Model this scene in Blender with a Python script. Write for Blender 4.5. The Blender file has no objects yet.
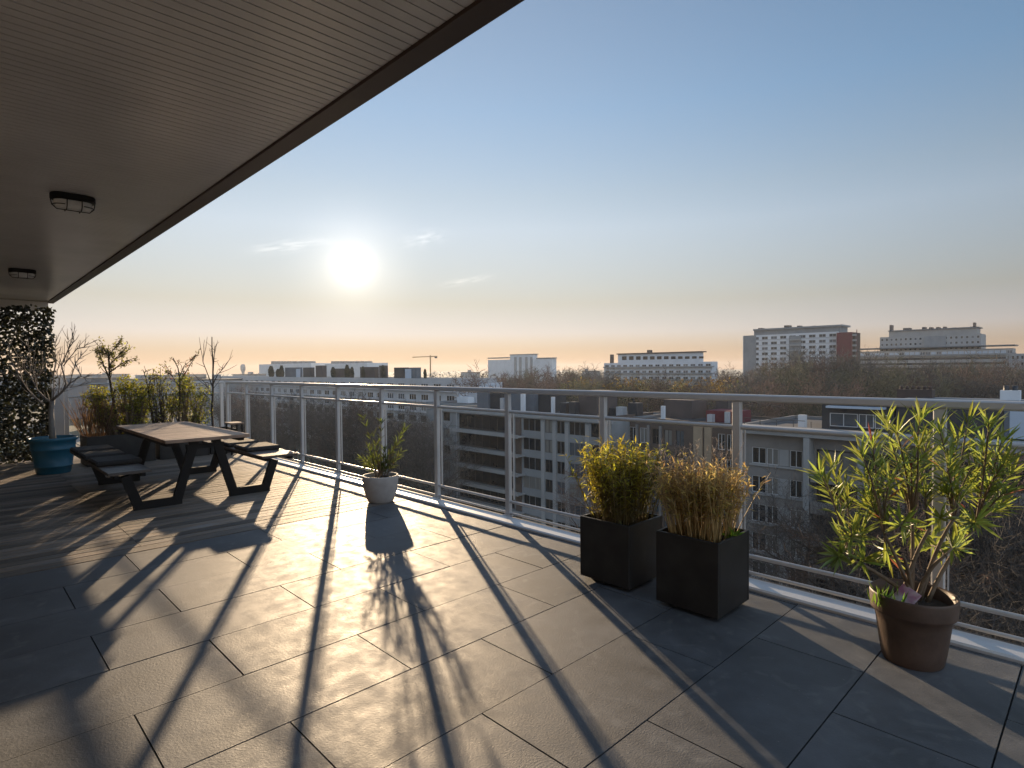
import bpy, math, random
from mathutils import Vector, Matrix
random.seed(11)
S = bpy.context.scene
COL = S.collection
rad = math.radians

# ------------------------------------------------------------------ camera
F = 583.0                      # focal length in pixels of the 1024 wide frame
CAM_H = 1.38
def cam_dir(px, py): return Vector((px - 512.0, 384.0 - py, -F))
_ax = -cam_dir(-55, 373.5).normalized()
_v2 = cam_dir(1112, 364)
_ay = (_v2 - _ax * _v2.dot(_ax)).normalized()
_az = _ax.cross(_ay)
RW = Matrix((_ax, _ay, _az))   # camera space -> world
CAM = Vector((0, 0, CAM_H))
cam_data = bpy.data.cameras.new('camera')
cam_data.sensor_width = 36.0
cam_data.lens = F / 1024 * 36
cam_data.clip_start = 0.05
cam_data.clip_end = 20000
cam = bpy.data.objects.new('camera', cam_data)
COL.objects.link(cam)
cam.matrix_world = Matrix.Translation(CAM) @ RW.to_4x4()
S.camera = cam

# ------------------------------------------------------------------ sun, sky, exposure
EXPO = 1.9                     # the photograph is exposed for the terrace
SUN = Vector((-0.861, 0.479, 0.168)).normalized()
SUN_EL = math.asin(SUN.z)
SUN_AZ = math.atan2(SUN.x, SUN.y)      # clockwise from +Y
sl = bpy.data.lights.new('sun', 'SUN')
sl.energy = 5.0
sl.angle = rad(0.55)
sl.color = (1.0, 0.74, 0.47)
so = bpy.data.objects.new('sun', sl)
COL.objects.link(so)
so.rotation_euler = SUN.to_track_quat('Z', 'Y').to_euler()

W = bpy.data.worlds.new('World')
S.world = W
W.use_nodes = True
nt = W.node_tree
nt.nodes.clear()
N, LK = nt.nodes.new, nt.links.new
out = N('ShaderNodeOutputWorld')
sky = N('ShaderNodeTexSky')
sky.sky_type = 'NISHITA'
sky.sun_disc = False
sky.sun_elevation = SUN_EL
sky.sun_rotation = SUN_AZ
sky.altitude = 60
sky.air_density = 1.0
sky.dust_density = 0.0
sky.ozone_density = 3.0
# thin evening haze in the sky: warms it towards the horizon, by elevation
tc = N('ShaderNodeTexCoord')
sep = N('ShaderNodeSeparateXYZ'); LK(tc.outputs['Generated'], sep.inputs[0])
ramp = N('ShaderNodeValToRGB'); LK(sep.outputs['Z'], ramp.inputs[0])
STOPS = [(0, .72, .50, .56), (.033, .86, .58, .62), (.06, 1.15, .79, .86), (.11, 1.33, .83, .68), (.23, 2.1, 1.4, 1.12),
         (.28, 2.0, 1.42, 1.14), (.40, 1.66, 1.5, 1.35), (1, 1.5, 1.5, 1.4)]
els = ramp.color_ramp.elements
while len(els) < len(STOPS): els.new(0.5)
for e, (p, r, g, b) in zip(els, STOPS):
    e.position = p; e.color = (r / 2.5, g / 2.5, b / 2.5, 1)
mul = N('ShaderNodeMix'); mul.data_type = 'RGBA'; mul.blend_type = 'MULTIPLY'
mul.inputs['Factor'].default_value = 1.0
LK(sky.outputs[0], mul.inputs['A']); LK(ramp.outputs[0], mul.inputs['B'])
bg = N('ShaderNodeBackground')
bg.inputs['Strength'].default_value = 0.12 * 2.5 / EXPO
LK(mul.outputs['Result'], bg.inputs['Color'])
# the sun's aureole and a few thin cirrus wisps, by direction in the sky
dp = N('ShaderNodeVectorMath'); dp.operation = 'DOT_PRODUCT'
LK(tc.outputs['Generated'], dp.inputs[0]); dp.inputs[1].default_value = SUN
def wmath(op, a, b=None, c=None):
    n = N('ShaderNodeMath'); n.operation = op
    for i, v in enumerate((a, b, c)):
        if v is None: continue
        if isinstance(v, (int, float)): n.inputs[i].default_value = v
        else: LK(v, n.inputs[i])
    return n.outputs[0]
ang = wmath('ARCCOSINE', wmath('MINIMUM', dp.outputs['Value'], 0.999999))
def gauss(sig, amp):
    q = wmath('DIVIDE', ang, sig)
    return wmath('MULTIPLY', wmath('EXPONENT', wmath('MULTIPLY', wmath('MULTIPLY', q, q), -1.0)), amp)
def glow_bg(terms, col):
    v = None
    for t in terms:
        g = gauss(*t); v = g if v is None else wmath('ADD', v, g)
    b = N('ShaderNodeBackground'); b.inputs['Color'].default_value = (*col, 1)
    LK(wmath('DIVIDE', v, EXPO), b.inputs['Strength'])
    return b.outputs[0]
# wisps: stretched noise inside small elliptical patches of sky
def wisp(px, py, hw, hh, amp):
    d = (RW @ cam_dir(px, py)).normalized()
    r = d.cross(Vector((0, 0, 1))).normalized(); u = r.cross(d)
    def dot(v, s):
        n = N('ShaderNodeVectorMath'); n.operation = 'DOT_PRODUCT'
        LK(tc.outputs['Generated'], n.inputs[0]); n.inputs[1].default_value = v
        return wmath('DIVIDE', n.outputs['Value'], s)
    x = dot(r + u * 0.18, hw); y = dot(u - r * 0.18, hh)
    e = wmath('ADD', wmath('MULTIPLY', x, x), wmath('MULTIPLY', y, y))
    front = N('ShaderNodeVectorMath'); front.operation = 'DOT_PRODUCT'
    LK(tc.outputs['Generated'], front.inputs[0]); front.inputs[1].default_value = d
    m = wmath('MULTIPLY', wmath('EXPONENT', wmath('MULTIPLY', e, -1.0)), wmath('GREATER_THAN', front.outputs['Value'], 0))
    cx = N('ShaderNodeCombineXYZ'); LK(wmath('MULTIPLY', x, 0.9), cx.inputs[0]); LK(wmath('MULTIPLY', y, 1.1), cx.inputs[1])
    cx.inputs[2].default_value = px * 0.1
    nz = N('ShaderNodeTexNoise'); nz.inputs['Scale'].default_value = 1.6; nz.inputs['Detail'].default_value = 5
    LK(cx.outputs[0], nz.inputs['Vector'])
    k = wmath('MULTIPLY', wmath('MAXIMUM', wmath('SUBTRACT', nz.outputs['Fac'], 0.34), 0.0), amp * 4)
    return wmath('MULTIPLY', m, k)
cl = None
for w_ in ((290, 246, .050, .008, .24), (424, 239, .030, .011, .20), (466, 281, .034, .006, .16)):
    v = wisp(*w_); cl = v if cl is None else wmath('ADD', cl, v)
bgc = N('ShaderNodeBackground'); bgc.inputs['Color'].default_value = (1, .9, .78, 1); LK(wmath('DIVIDE', cl, EXPO), bgc.inputs['Strength'])
shs = [bg.outputs[0], glow_bg(((0.013, 2.5), (0.026, 0.75), (0.070, 0.32)), (1.0, .90, .76)), glow_bg(((rad(40), 0.175),), (1.0, .66, .20)), bgc.outputs[0]]
# extra sky glow opposite the low sun, added to fill the shaded facades
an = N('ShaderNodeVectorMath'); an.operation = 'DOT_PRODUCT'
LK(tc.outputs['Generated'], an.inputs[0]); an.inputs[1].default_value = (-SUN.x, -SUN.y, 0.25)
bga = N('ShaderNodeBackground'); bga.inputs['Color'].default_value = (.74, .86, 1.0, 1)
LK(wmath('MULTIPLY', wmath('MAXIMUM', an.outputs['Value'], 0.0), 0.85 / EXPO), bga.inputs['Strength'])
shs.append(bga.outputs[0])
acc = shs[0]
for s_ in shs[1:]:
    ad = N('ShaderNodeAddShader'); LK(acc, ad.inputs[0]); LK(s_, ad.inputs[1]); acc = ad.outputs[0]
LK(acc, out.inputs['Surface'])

S.view_settings.view_transform = 'Standard'
S.view_settings.look = 'None'
S.view_settings.gamma = 1.0
S.view_settings.exposure = math.log2(EXPO)
S.render.engine = 'CYCLES'
S.cycles.use_denoising = True
S.cycles.max_bounces = 7
S.cycles.diffuse_bounces = 4
S.cycles.glossy_bounces = 4
S.cycles.transparent_max_bounces = 24
S.cycles.transmission_bounces = 4
S.cycles.volume_bounces = 0
S.cycles.sample_clamp_indirect = 6.0

# ------------------------------------------------------------------ helpers
def g_pt(px, py, z=0.0):
    d = RW @ cam_dir(px, py); return CAM + d * ((z - CAM_H) / d.z)
def y_pt(px, py, Y):
    d = RW @ cam_dir(px, py); return CAM + d * (Y / d.y)
def x_pt(px, py, X):
    d = RW @ cam_dir(px, py); return CAM + d * (X / d.x)
def d_pt(px, py, D): return CAM + (RW @ cam_dir(px, py)) * (D / F)

class MB:
    """collects faces for ONE mesh"""
    def __init__(s): s.v = []; s.f = []; s.m = []; s.sm = []
    def face(s, pts, m=0, smooth=False):
        i = len(s.v); s.v.extend(tuple(p) for p in pts)
        s.f.append(tuple(range(i, i + len(pts)))); s.m.append(m); s.sm.append(smooth)
    def box(s, x0, y0, z0, x1, y1, z1, m=0, skip=''):
        i = len(s.v)
        s.v.extend(((x0,y0,z0),(x1,y0,z0),(x1,y1,z0),(x0,y1,z0),(x0,y0,z1),(x1,y0,z1),(x1,y1,z1),(x0,y1,z1)))
        for k, q in (('b',(0,3,2,1)),('t',(4,5,6,7)),('f',(0,1,5,4)),('r',(1,2,6,5)),('k',(2,3,7,6)),('l',(3,0,4,7))):
            if k in skip: continue
            s.f.append(tuple(i + j for j in q)); s.m.append(m); s.sm.append(False)
    def bbox(s, x0, y0, z0, x1, y1, z1, b=0.004, m=0):
        """box with chamfered edges"""
        vs = {}
        for ix, sx in ((0,-1),(1,1)):
            for iy, sy in ((0,-1),(1,1)):
                for iz, sz in ((0,-1),(1,1)):
                    X = (x0,x1)[ix]; Y = (y0,y1)[iy]; Z = (z0,z1)[iz]
                    for a in range(3):
                        p = [X - sx*b, Y - sy*b, Z - sz*b]; p[a] = (X, Y, Z)[a]
                        vs[(ix,iy,iz,a)] = len(s.v); s.v.append(tuple(p))
        def q(*k): s.f.append(tuple(vs[j] for j in k)); s.m.append(m); s.sm.append(False)
        for a in range(3):
            u, w = (a+1) % 3, (a+2) % 3
            for sd in (0, 1):
                def key(i, j, kk): 
                    t = [0,0,0]; t[a] = sd; t[u] = i; t[w] = j; return (*t, kk)
                ring = [key(0,0,a), key(1,0,a), key(1,1,a), key(0,1,a)]
                q(*(ring if sd else ring[::-1]))
            for i in (0,1):
                for j in (0,1):
                    def k2(e, kk):
                        t = [0,0,0]; t[a] = e; t[u] = i; t[w] = j; return (*t, kk)
                    r = [k2(0,u), k2(1,u), k2(1,w), k2(0,w)]
                    q(*(r if (i == j) else r[::-1]))
        for ix in (0,1):
            for iy in (0,1):
                for iz in (0,1):
                    r = [(ix,iy,iz,0),(ix,iy,iz,1),(ix,iy,iz,2)]
                    q(*(r if (ix+iy+iz) % 2 else r[::-1]))
    def tube(s, pts, radii, n=6, m=0, cap=True, smooth=True):
        pts = [Vector(p) for p in pts]
        if isinstance(radii, (int, float)): radii = [radii] * len(pts)
        rings = []; prev = None
        for i, p in enumerate(pts):
            d = (pts[min(i+1, len(pts)-1)] - pts[max(i-1, 0)])
            if d.length < 1e-9: d = Vector((0,0,1))
            d.normalize()
            if prev is None:
                a = Vector((0,0,1)) if abs(d.z) < .9 else Vector((1,0,0))
                prev = d.cross(a).normalized()
            else:
                prev = (prev - d * prev.dot(d))
                prev = prev.normalized() if prev.length > 1e-6 else d.orthogonal().normalized()
            b = d.cross(prev); i0 = len(s.v)
            for k in range(n):
                t = 2*math.pi*k/n; s.v.append(tuple(p + (prev*math.cos(t) + b*math.sin(t))*radii[i]))
            rings.append(i0)
        for a, b in zip(rings, rings[1:]):
            for k in range(n):
                s.f.append((a+k, a+(k+1)%n, b+(k+1)%n, b+k)); s.m.append(m); s.sm.append(smooth)
        if cap:
            s.f.append(tuple(rings[0]+k for k in range(n))[::-1]); s.m.append(m); s.sm.append(False)
            s.f.append(tuple(rings[-1]+k for k in range(n))); s.m.append(m); s.sm.append(False)
    def lathe(s, prof, n=40, c=(0,0,0), m=0, smooth=True, sx=1, sy=1):
        i0 = len(s.v)
        for r, z in prof:
            for k in range(n):
                t = 2*math.pi*k/n; s.v.append((c[0]+r*math.cos(t)*sx, c[1]+r*math.sin(t)*sy, c[2]+z))
        for j in range(len(prof)-1):
            for k in range(n):
                a = i0+j*n; b = a+n
                s.f.append((a+k, a+(k+1)%n, b+(k+1)%n, b+k)); s.m.append(m); s.sm.append(smooth)
    def beam(s, p, q, w, h, up=(0,0,1), m=0):
        """rectangular bar from p to q, w across, h along up"""
        p, q = Vector(p), Vector(q); d = (q-p).normalized(); u = Vector(up); u = (u - d*u.dot(d)).normalized(); r = d.cross(u)
        i = len(s.v)
        for e in (p, q):
            for a, b in ((-1,-1),(1,-1),(1,1),(-1,1)): s.v.append(tuple(e + r*(a*w/2) + u*(b*h/2)))
        for fc in ((0,1,2,3),(7,6,5,4),(0,4,5,1),(1,5,6,2),(2,6,7,3),(3,7,4,0)):
            s.f.append(tuple(i+k for k in fc)); s.m.append(m); s.sm.append(False)
    def extrude_x(s, prof, x0, x1, m=0):
        n = len(prof); i = len(s.v)
        for x in (x0, x1): s.v.extend((x, y, z) for y, z in prof)
        for k in range(n):
            s.f.append((i+k, i+(k+1)%n, i+n+(k+1)%n, i+n+k)); s.m.append(m); s.sm.append(False)
        s.f.append(tuple(i+k for k in range(n))[::-1]); s.m.append(m); s.sm.append(False)
        s.f.append(tuple(i+n+k for k in range(n))); s.m.append(m); s.sm.append(False)
    def leaf(s, p, d, nrm, L, Wd, droop=0.0, m=0, simple=False):
        d = d.normalized(); r = d.cross(nrm)
        if r.length < 1e-4: r = d.orthogonal()
        r.normalize(); u = r.cross(d)
        i = len(s.v)
        if simple:
            a = p + d*(L*.45) + u*(L*.06)
            s.v.extend((tuple(p), tuple(a + r*(Wd/2)), tuple(p + d*L - u*(L*droop)), tuple(a - r*(Wd/2))))
            s.f.append((i, i+1, i+2, i+3)); s.m.append(m); s.sm.append(False); return
        def at(t): return p + d*(L*t) - u*(L*droop*t*t)
        s.v.append(tuple(p))
        for t, w in ((.3,.8),(.62,.9)):
            c = at(t); s.v.extend((tuple(c + r*(Wd*w/2) + u*(Wd*.18)), tuple(c), tuple(c - r*(Wd*w/2) + u*(Wd*.18))))
        s.v.append(tuple(at(1)))
        for fc in ((0,1,2),(0,2,3),(1,4,5,2),(2,5,6,3),(4,7,5),(5,7,6)):
            s.f.append(tuple(i+k for k in fc)); s.m.append(m); s.sm.append(False)
    def mesh(s, name, mats):
        me = bpy.data.meshes.new(name)
        me.from_pydata(s.v, [], s.f)
        for mt in (mats if isinstance(mats, (list, tuple)) else [mats]): me.materials.append(mt)
        me.polygons.foreach_set('material_index', s.m)
        me.polygons.foreach_set('use_smooth', s.sm)
        me.update(); return me
    def build(s, name, mats, parent=None, loc=None):
        return obj(name, s.mesh(name, mats), parent, loc)

def obj(name, me, parent=None, loc=None, rz=0.0, sc=None):
    o = bpy.data.objects.new(name, me); COL.objects.link(o)
    if parent is not None: o.parent = parent
    if loc is not None: o.location = loc
    if rz: o.rotation_euler = (0, 0, rz)
    if sc is not None: o.scale = sc if isinstance(sc, (tuple, list)) else (sc, sc, sc)
    return o
def tag(o, label=None, cat=None, group=None, kind=None):
    if label: o['label'] = label
    if cat: o['category'] = cat
    if group: o['group'] = group
    if kind: o['kind'] = kind
    return o
def thing(name, label, cat, loc=(0,0,0), rz=0.0, group=None):
    return tag(obj(name, None, None, loc, rz), label, cat, group)
def copy_thing(o, loc, rz=0.0, sc=None, label=None, group=None):
    def cp(x, par):
        c = x.copy(); COL.objects.link(c); c.parent = par
        for ch in list(x.children): cp(ch, c)
        return c
    c = cp(o, None); c.location = loc; c.rotation_euler = (0, 0, rz)
    if sc is not None: c.scale = sc if isinstance(sc, (tuple, list)) else (sc, sc, sc)
    if label: c['label'] = label
    if group: c['group'] = group
    return c
R = random.Random(5)
def rv(s=1.0): return Vector((R.uniform(-s,s), R.uniform(-s,s), R.uniform(-s,s)))

# ------------------------------------------------------------------ materials
def mat(name, col, rough=.6, metal=0.0, var=.15, scale=4.0, bump=0.0, bscale=60.0, spec=.5, island=0.0, stretch=(1,1,1),
        bstretch=(1,1,1), detail=6, rvar=0.0, tint=None, stain=0.0, stain_scale=1.2, bump2=None, objrand=0.0, specks=0.0):
    m = bpy.data.materials.new(name); m.use_nodes = True
    t = m.node_tree; b = t.nodes['Principled BSDF']; n = t.nodes.new; l = t.links.new
    b.inputs['Roughness'].default_value = rough; b.inputs['Metallic'].default_value = metal
    b.inputs['Specular IOR Level'].default_value = spec
    c = n('ShaderNodeTexCoord')
    mp = n('ShaderNodeMapping'); mp.inputs['Scale'].default_value = stretch; l(c.outputs['Object'], mp.inputs['Vector'])
    nz = n('ShaderNodeTexNoise'); nz.inputs['Scale'].default_value = scale; nz.inputs['Detail'].default_value = detail
    nz.inputs['Roughness'].default_value = .62
    l(mp.outputs[0], nz.inputs['Vector'])
    mr = n('ShaderNodeMapRange'); mr.inputs['From Min'].default_value = .28; mr.inputs['From Max'].default_value = .72
    mr.inputs['To Min'].default_value = 1-var; mr.inputs['To Max'].default_value = 1+var
    l(nz.outputs['Fac'], mr.inputs['Value']); val = mr.outputs[0]
    def math_(op, a, bb):
        k = n('ShaderNodeMath'); k.operation = op
        for i, v in enumerate((a, bb)):
            if isinstance(v, (int, float)): k.inputs[i].default_value = v
            else: l(v, k.inputs[i])
        return k.outputs[0]
    geo = None
    if island:
        geo = n('ShaderNodeNewGeometry')
        val = math_('MULTIPLY', val, math_('ADD', 1-island, math_('MULTIPLY', geo.outputs['Random Per Island'], 2*island)))
    if objrand:
        oi = n('ShaderNodeObjectInfo'); val = math_('MULTIPLY', val, math_('ADD', 1-objrand, math_('MULTIPLY', oi.outputs['Random'], 2*objrand)))
    if stain:
        sz = n('ShaderNodeTexNoise'); sz.inputs['Scale'].default_value = stain_scale; sz.inputs['Detail'].default_value = 4
        l(c.outputs['Object'], sz.inputs['Vector'])
        sr = n('ShaderNodeMapRange'); sr.inputs['From Min'].default_value = .42; sr.inputs['From Max'].default_value = .68
        sr.inputs['To Min'].default_value = 1; sr.inputs['To Max'].default_value = 1-stain
        l(sz.outputs['Fac'], sr.inputs['Value']); val = math_('MULTIPLY', val, sr.outputs[0])
    hs = n('ShaderNodeHueSaturation'); hs.inputs['Color'].default_value = (*col, 1); l(val, hs.inputs['Value'])
    colout = hs.outputs[0]
    if tint:
        tn = n('ShaderNodeTexNoise'); tn.inputs['Scale'].default_value = scale*.7; tn.inputs['Detail'].default_value = 3
        l(mp.outputs[0], tn.inputs['Vector'])
        tr = n('ShaderNodeMapRange'); tr.inputs['From Min'].default_value = .4; tr.inputs['From Max'].default_value = .65
        l(tn.outputs['Fac'], tr.inputs['Value'])
        h2 = n('ShaderNodeHueSaturation'); h2.inputs['Color'].default_value = (*tint, 1); l(val, h2.inputs['Value'])
        mx = n('ShaderNodeMix'); mx.data_type = 'RGBA'; l(tr.outputs[0], mx.inputs['Factor'])
        l(colout, mx.inputs['A']); l(h2.outputs[0], mx.inputs['B']); colout = mx.outputs['Result']
    if specks:     # pale grit and faint lime blooms lying on the surface
        def blot(sc_, lo, hi, amt, dist):
            q = n('ShaderNodeTexNoise'); q.inputs['Scale'].default_value = sc_; q.inputs['Detail'].default_value = 3; q.inputs['Distortion'].default_value = dist
            l(c.outputs['Object'], q.inputs['Vector'])
            w = n('ShaderNodeMapRange'); w.inputs['From Min'].default_value = lo; w.inputs['From Max'].default_value = hi; w.inputs['To Max'].default_value = amt
            l(q.outputs['Fac'], w.inputs['Value']); return w.outputs[0]
        sm = math_('ADD', blot(70, .70, .76, specks, 0), blot(4.5, .56, .74, specks*.42, 2.2))
        m4 = n('ShaderNodeMix'); m4.data_type = 'RGBA'; l(sm, m4.inputs['Factor']); l(colout, m4.inputs['A']); m4.inputs['B'].default_value = (.34,.34,.33,1); colout = m4.outputs['Result']
    l(colout, b.inputs['Base Color'])
    if rvar:
        rr = n('ShaderNodeMapRange'); rr.inputs['From Min'].default_value = .3; rr.inputs['From Max'].default_value = .7
        rr.inputs['To Min'].default_value = rough-rvar; rr.inputs['To Max'].default_value = rough+rvar
        l(nz.outputs['Fac'], rr.inputs['Value']); l(rr.outputs[0], b.inputs['Roughness'])
    if bump:
        mb = n('ShaderNodeMapping'); mb.inputs['Scale'].default_value = bstretch; l(c.outputs['Object'], mb.inputs['Vector'])
        bn = n('ShaderNodeTexNoise'); bn.inputs['Scale'].default_value = bscale; bn.inputs['Detail'].default_value = 7
        bn.inputs['Roughness'].default_value = .6
        l(mb.outputs[0], bn.inputs['Vector'])
        bp = n('ShaderNodeBump'); bp.inputs['Strength'].default_value = min(1, bump); bp.inputs['Distance'].default_value = .01*max(1,bump)
        l(bn.outputs['Fac'], bp.inputs['Height']); l(bp.outputs[0], b.inputs['Normal'])
        if bump2:      # a second, coarser relief under the grain: (scale, strength, stretch)
            m3 = n('ShaderNodeMapping'); m3.inputs['Scale'].default_value = bump2[2]; l(c.outputs['Object'], m3.inputs['Vector'])
            b3 = n('ShaderNodeTexNoise'); b3.inputs['Scale'].default_value = bump2[0]; b3.inputs['Detail'].default_value = 3; b3.inputs['Distortion'].default_value = .8
            l(m3.outputs[0], b3.inputs['Vector'])
            p3 = n('ShaderNodeBump'); p3.inputs['Strength'].default_value = bump2[1]; p3.inputs['Distance'].default_value = .02
            l(b3.outputs['Fac'], p3.inputs['Height']); l(p3.outputs[0], bp.inputs['Normal'])
    return m
def leafmat(name, col, trans=.45, var=.35, tcol=None, rough=.5):
    """two-sided leaf: diffuse + translucent + a little sheen, each leaf its own shade"""
    m = bpy.data.materials.new(name); m.use_nodes = True
    t = m.node_tree; t.nodes.clear(); n = t.nodes.new; l = t.links.new
    o = n('ShaderNodeOutputMaterial'); g = n('ShaderNodeNewGeometry')
    mr = n('ShaderNodeMapRange'); mr.inputs['To Min'].default_value = 1-var; mr.inputs['To Max'].default_value = 1+var
    l(g.outputs['Random Per Island'], mr.inputs['Value'])
    def hs(c):
        h = n('ShaderNodeHueSaturation'); h.inputs['Color'].default_value = (*c, 1); l(mr.outputs[0], h.inputs['Value'])
        k = n('ShaderNodeMapRange'); k.inputs['To Min'].default_value = .48; k.inputs['To Max'].default_value = .52
        l(g.outputs['Random Per Island'], k.inputs['Value']); l(k.outputs[0], h.inputs['Hue']); return h.outputs[0]
    d = n('ShaderNodeBsdfDiffuse'); l(hs(col), d.inputs['Color'])
    tr = n('ShaderNodeBsdfTranslucent'); l(hs(tcol or col), tr.inputs['Color'])
    mx = n('ShaderNodeMixShader'); mx.inputs[0].default_value = trans
    l(d.outputs[0], mx.inputs[1]); l(tr.outputs[0], mx.inputs[2])
    gl = n('ShaderNodeBsdfGlossy'); gl.inputs['Roughness'].default_value = rough
    m2 = n('ShaderNodeMixShader'); m2.inputs[0].default_value = .06
    l(mx.outputs[0], m2.inputs[1]); l(gl.outputs[0], m2.inputs[2]); l(m2.outputs[0], o.inputs['Surface'])
    return m
def thin_glass(name, tint, refl=1.0):
    m = bpy.data.materials.new(name); m.use_nodes = True
    t = m.node_tree; t.nodes.clear(); n = t.nodes.new; l = t.links.new
    o = n('ShaderNodeOutputMaterial'); tr = n('ShaderNodeBsdfTransparent'); tr.inputs['Color'].default_value = (*tint, 1)
    gl = n('ShaderNodeBsdfGlossy'); gl.inputs['Roughness'].default_value = .02
    fr = n('ShaderNodeFresnel'); fr.inputs['IOR'].default_value = 1.45
    mm = n('ShaderNodeMath'); mm.operation = 'MULTIPLY'; mm.inputs[1].default_value = refl; l(fr.outputs[0], mm.inputs[0])
    mx = n('ShaderNodeMixShader'); l(mm.outputs[0], mx.inputs[0]); l(tr.outputs[0], mx.inputs[1]); l(gl.outputs[0], mx.inputs[2])
    l(mx.outputs[0], o.inputs['Surface']); return m

M = {}
M['slate'] = mat('slate', (.096,.102,.112), .62, var=.24, scale=9, bump=.20, bscale=95, bstretch=(1.5,1,1), island=.16, rvar=.09, stain=.34, stain_scale=2.3, spec=.44, specks=.42, bump2=(7,.022,(1.6,1,1)))
M['joint'] = mat('dark_joint', (.02,.02,.02), .9)  # even dark colour of the bed seen in the joints
M['deck'] = mat('weathered_deck', (.225,.17,.125), .64, var=.42, scale=9, stretch=(6,.45,1), bump=.6, bscale=40, bstretch=(6,.5,1), island=.55, tint=(.17,.165,.16), rvar=.08, stain=.2)
M['coping'] = mat('aluminium_coping', (.62,.63,.65), .42, metal=.35, var=.06, scale=8, bump=.06, bscale=30)
M['alu'] = mat('anodised_aluminium', (.50,.505,.52), .42, metal=.35, var=.06, scale=14, bump=.03, bscale=90)
M['rubber'] = mat('black_gasket', (.012,.012,.013), .6)
M['glass'] = thin_glass('clear_glass', (.975,.97,.96), 0.0)
M['soffit'] = mat('soffit_boards', (.66,.63,.615), .26, var=.06, scale=3, bump=.04, bscale=30, spec=.5, stain=.10)
M['fascia'] = mat('fascia', (.075,.050,.042), .5, var=.12, scale=6, bump=.05, bscale=30)
M['render'] = mat('house_render', (.35,.33,.31), .8, var=.1, scale=3, bump=.2, bscale=80)
M['concrete'] = mat('concrete', (.26,.255,.245), .85, var=.16, scale=.6, bump=.1, bscale=8, stain=.15, stain_scale=.3)

# ------------------------------------------------------------------ the terrace
def struct(o): o['kind'] = 'structure'; return o
HX = -0.269; PX = 0.4915
G = .0031
b = MB()
for k in range(-9, 10):
    x1 = HX - PX*k; x0 = x1 - PX
    off = .513 if k % 2 == 0 else .94
    y = off - 4*.9965
    while y < 3.53:
        ya, yb = max(y, -2.6), min(y + .9965, 3.53)
        if yb - ya > .02:
            dz = R.uniform(-.0012, .0012)
            b.box(x0+G, ya+G, -.009, x1-G, yb-G, dz, skip='b')
        y += .9965
struct(b.build('terrace_tiles', M['slate']))
b = MB(); b.box(-5.18, -2.6, -.2, 4.2, 3.60, -.010, skip=''); struct(b.build('tile_bed', M['joint']))
b = MB()
x = -5.19; k = 0
while x > -12.5:
    w = .118 if k else .150
    seams = [-2.6, -.9 + .0, 1.08, 3.53] if k % 2 == 0 else [-2.6, 1.08, 3.53]
    if k == 0: seams = [-2.6, 3.53]
    for a, c in zip(seams, seams[1:]):
        dz = R.uniform(-.0015, .0015)
        b.box(x-w+.0075, a+.002, -.03, x-.0075, c-.002, dz, skip='b')
    x -= w; k += 1
struct(b.build('timber_deck', M['deck']))
b = MB(); b.box(-12.5, -2.6, -.2, -5.185, 3.60, -.034); struct(b.build('deck_bed', M['joint']))
# aluminium edge coping along the drop
b = MB()
b.extrude_x([(3.532,-.03),(3.532,.012),(3.542,.022),(3.668,.030),(3.676,.024),(3.676,-.03)], -11.72, 4.2)
struct(b.build('edge_coping', M['coping']))
b = MB(); b.box(-11.72, 3.678, -.2, 4.2, 3.80, -.012); struct(b.build('edge_channel', M['rubber']))
b = MB(); b.box(-12.6, -9, -24.0, 4.2, 3.79, -.21); struct(b.build('terrace_slab', M['concrete']))

# soffit of the floor above: real boards with open grooves, running out to the fascia
SZ = 2.55
b = MB(); x = 4.2; 
while x > -12.30:
    b.box(x-.0440, -2.45, SZ, x, 1.236, SZ+.016, skip='t'); b.box(x-.0945, -2.45, SZ, x-.0500, 1.236, SZ+.016, skip='t')
    x -= .1005
b.box(-12.30, -2.45, SZ+.012, 4.2, 1.236, SZ+.03)
struct(b.build('soffit_ceiling', M['soffit']))
b = MB()
b.extrude_x([(1.240,SZ-.012),(1.334,SZ-.012),(1.334,SZ+.34),(1.240,SZ+.34)], -12.42, 4.2)
b.box(-12.42, -2.45, SZ-.012, -12.30, 1.238, SZ+.34)
struct(b.build('roof_fascia', M['fascia']))
b = MB(); b.box(-12.30, -2.45, SZ+.035, 4.2, 1.236, SZ+.33); struct(b.build('roof_slab', M['concrete']))
b = MB(); b.box(-12.6, -2.75, -.2, 4.2, -2.46, SZ+.33); struct(b.build('house_wall', M['render']))
# short return beam at the far end of the soffit
b = MB(); b.box(-12.29, -2.45, SZ-.16, -12.13, 1.236, SZ-.013); struct(b.build('roof_beam', M['soffit']))

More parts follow.
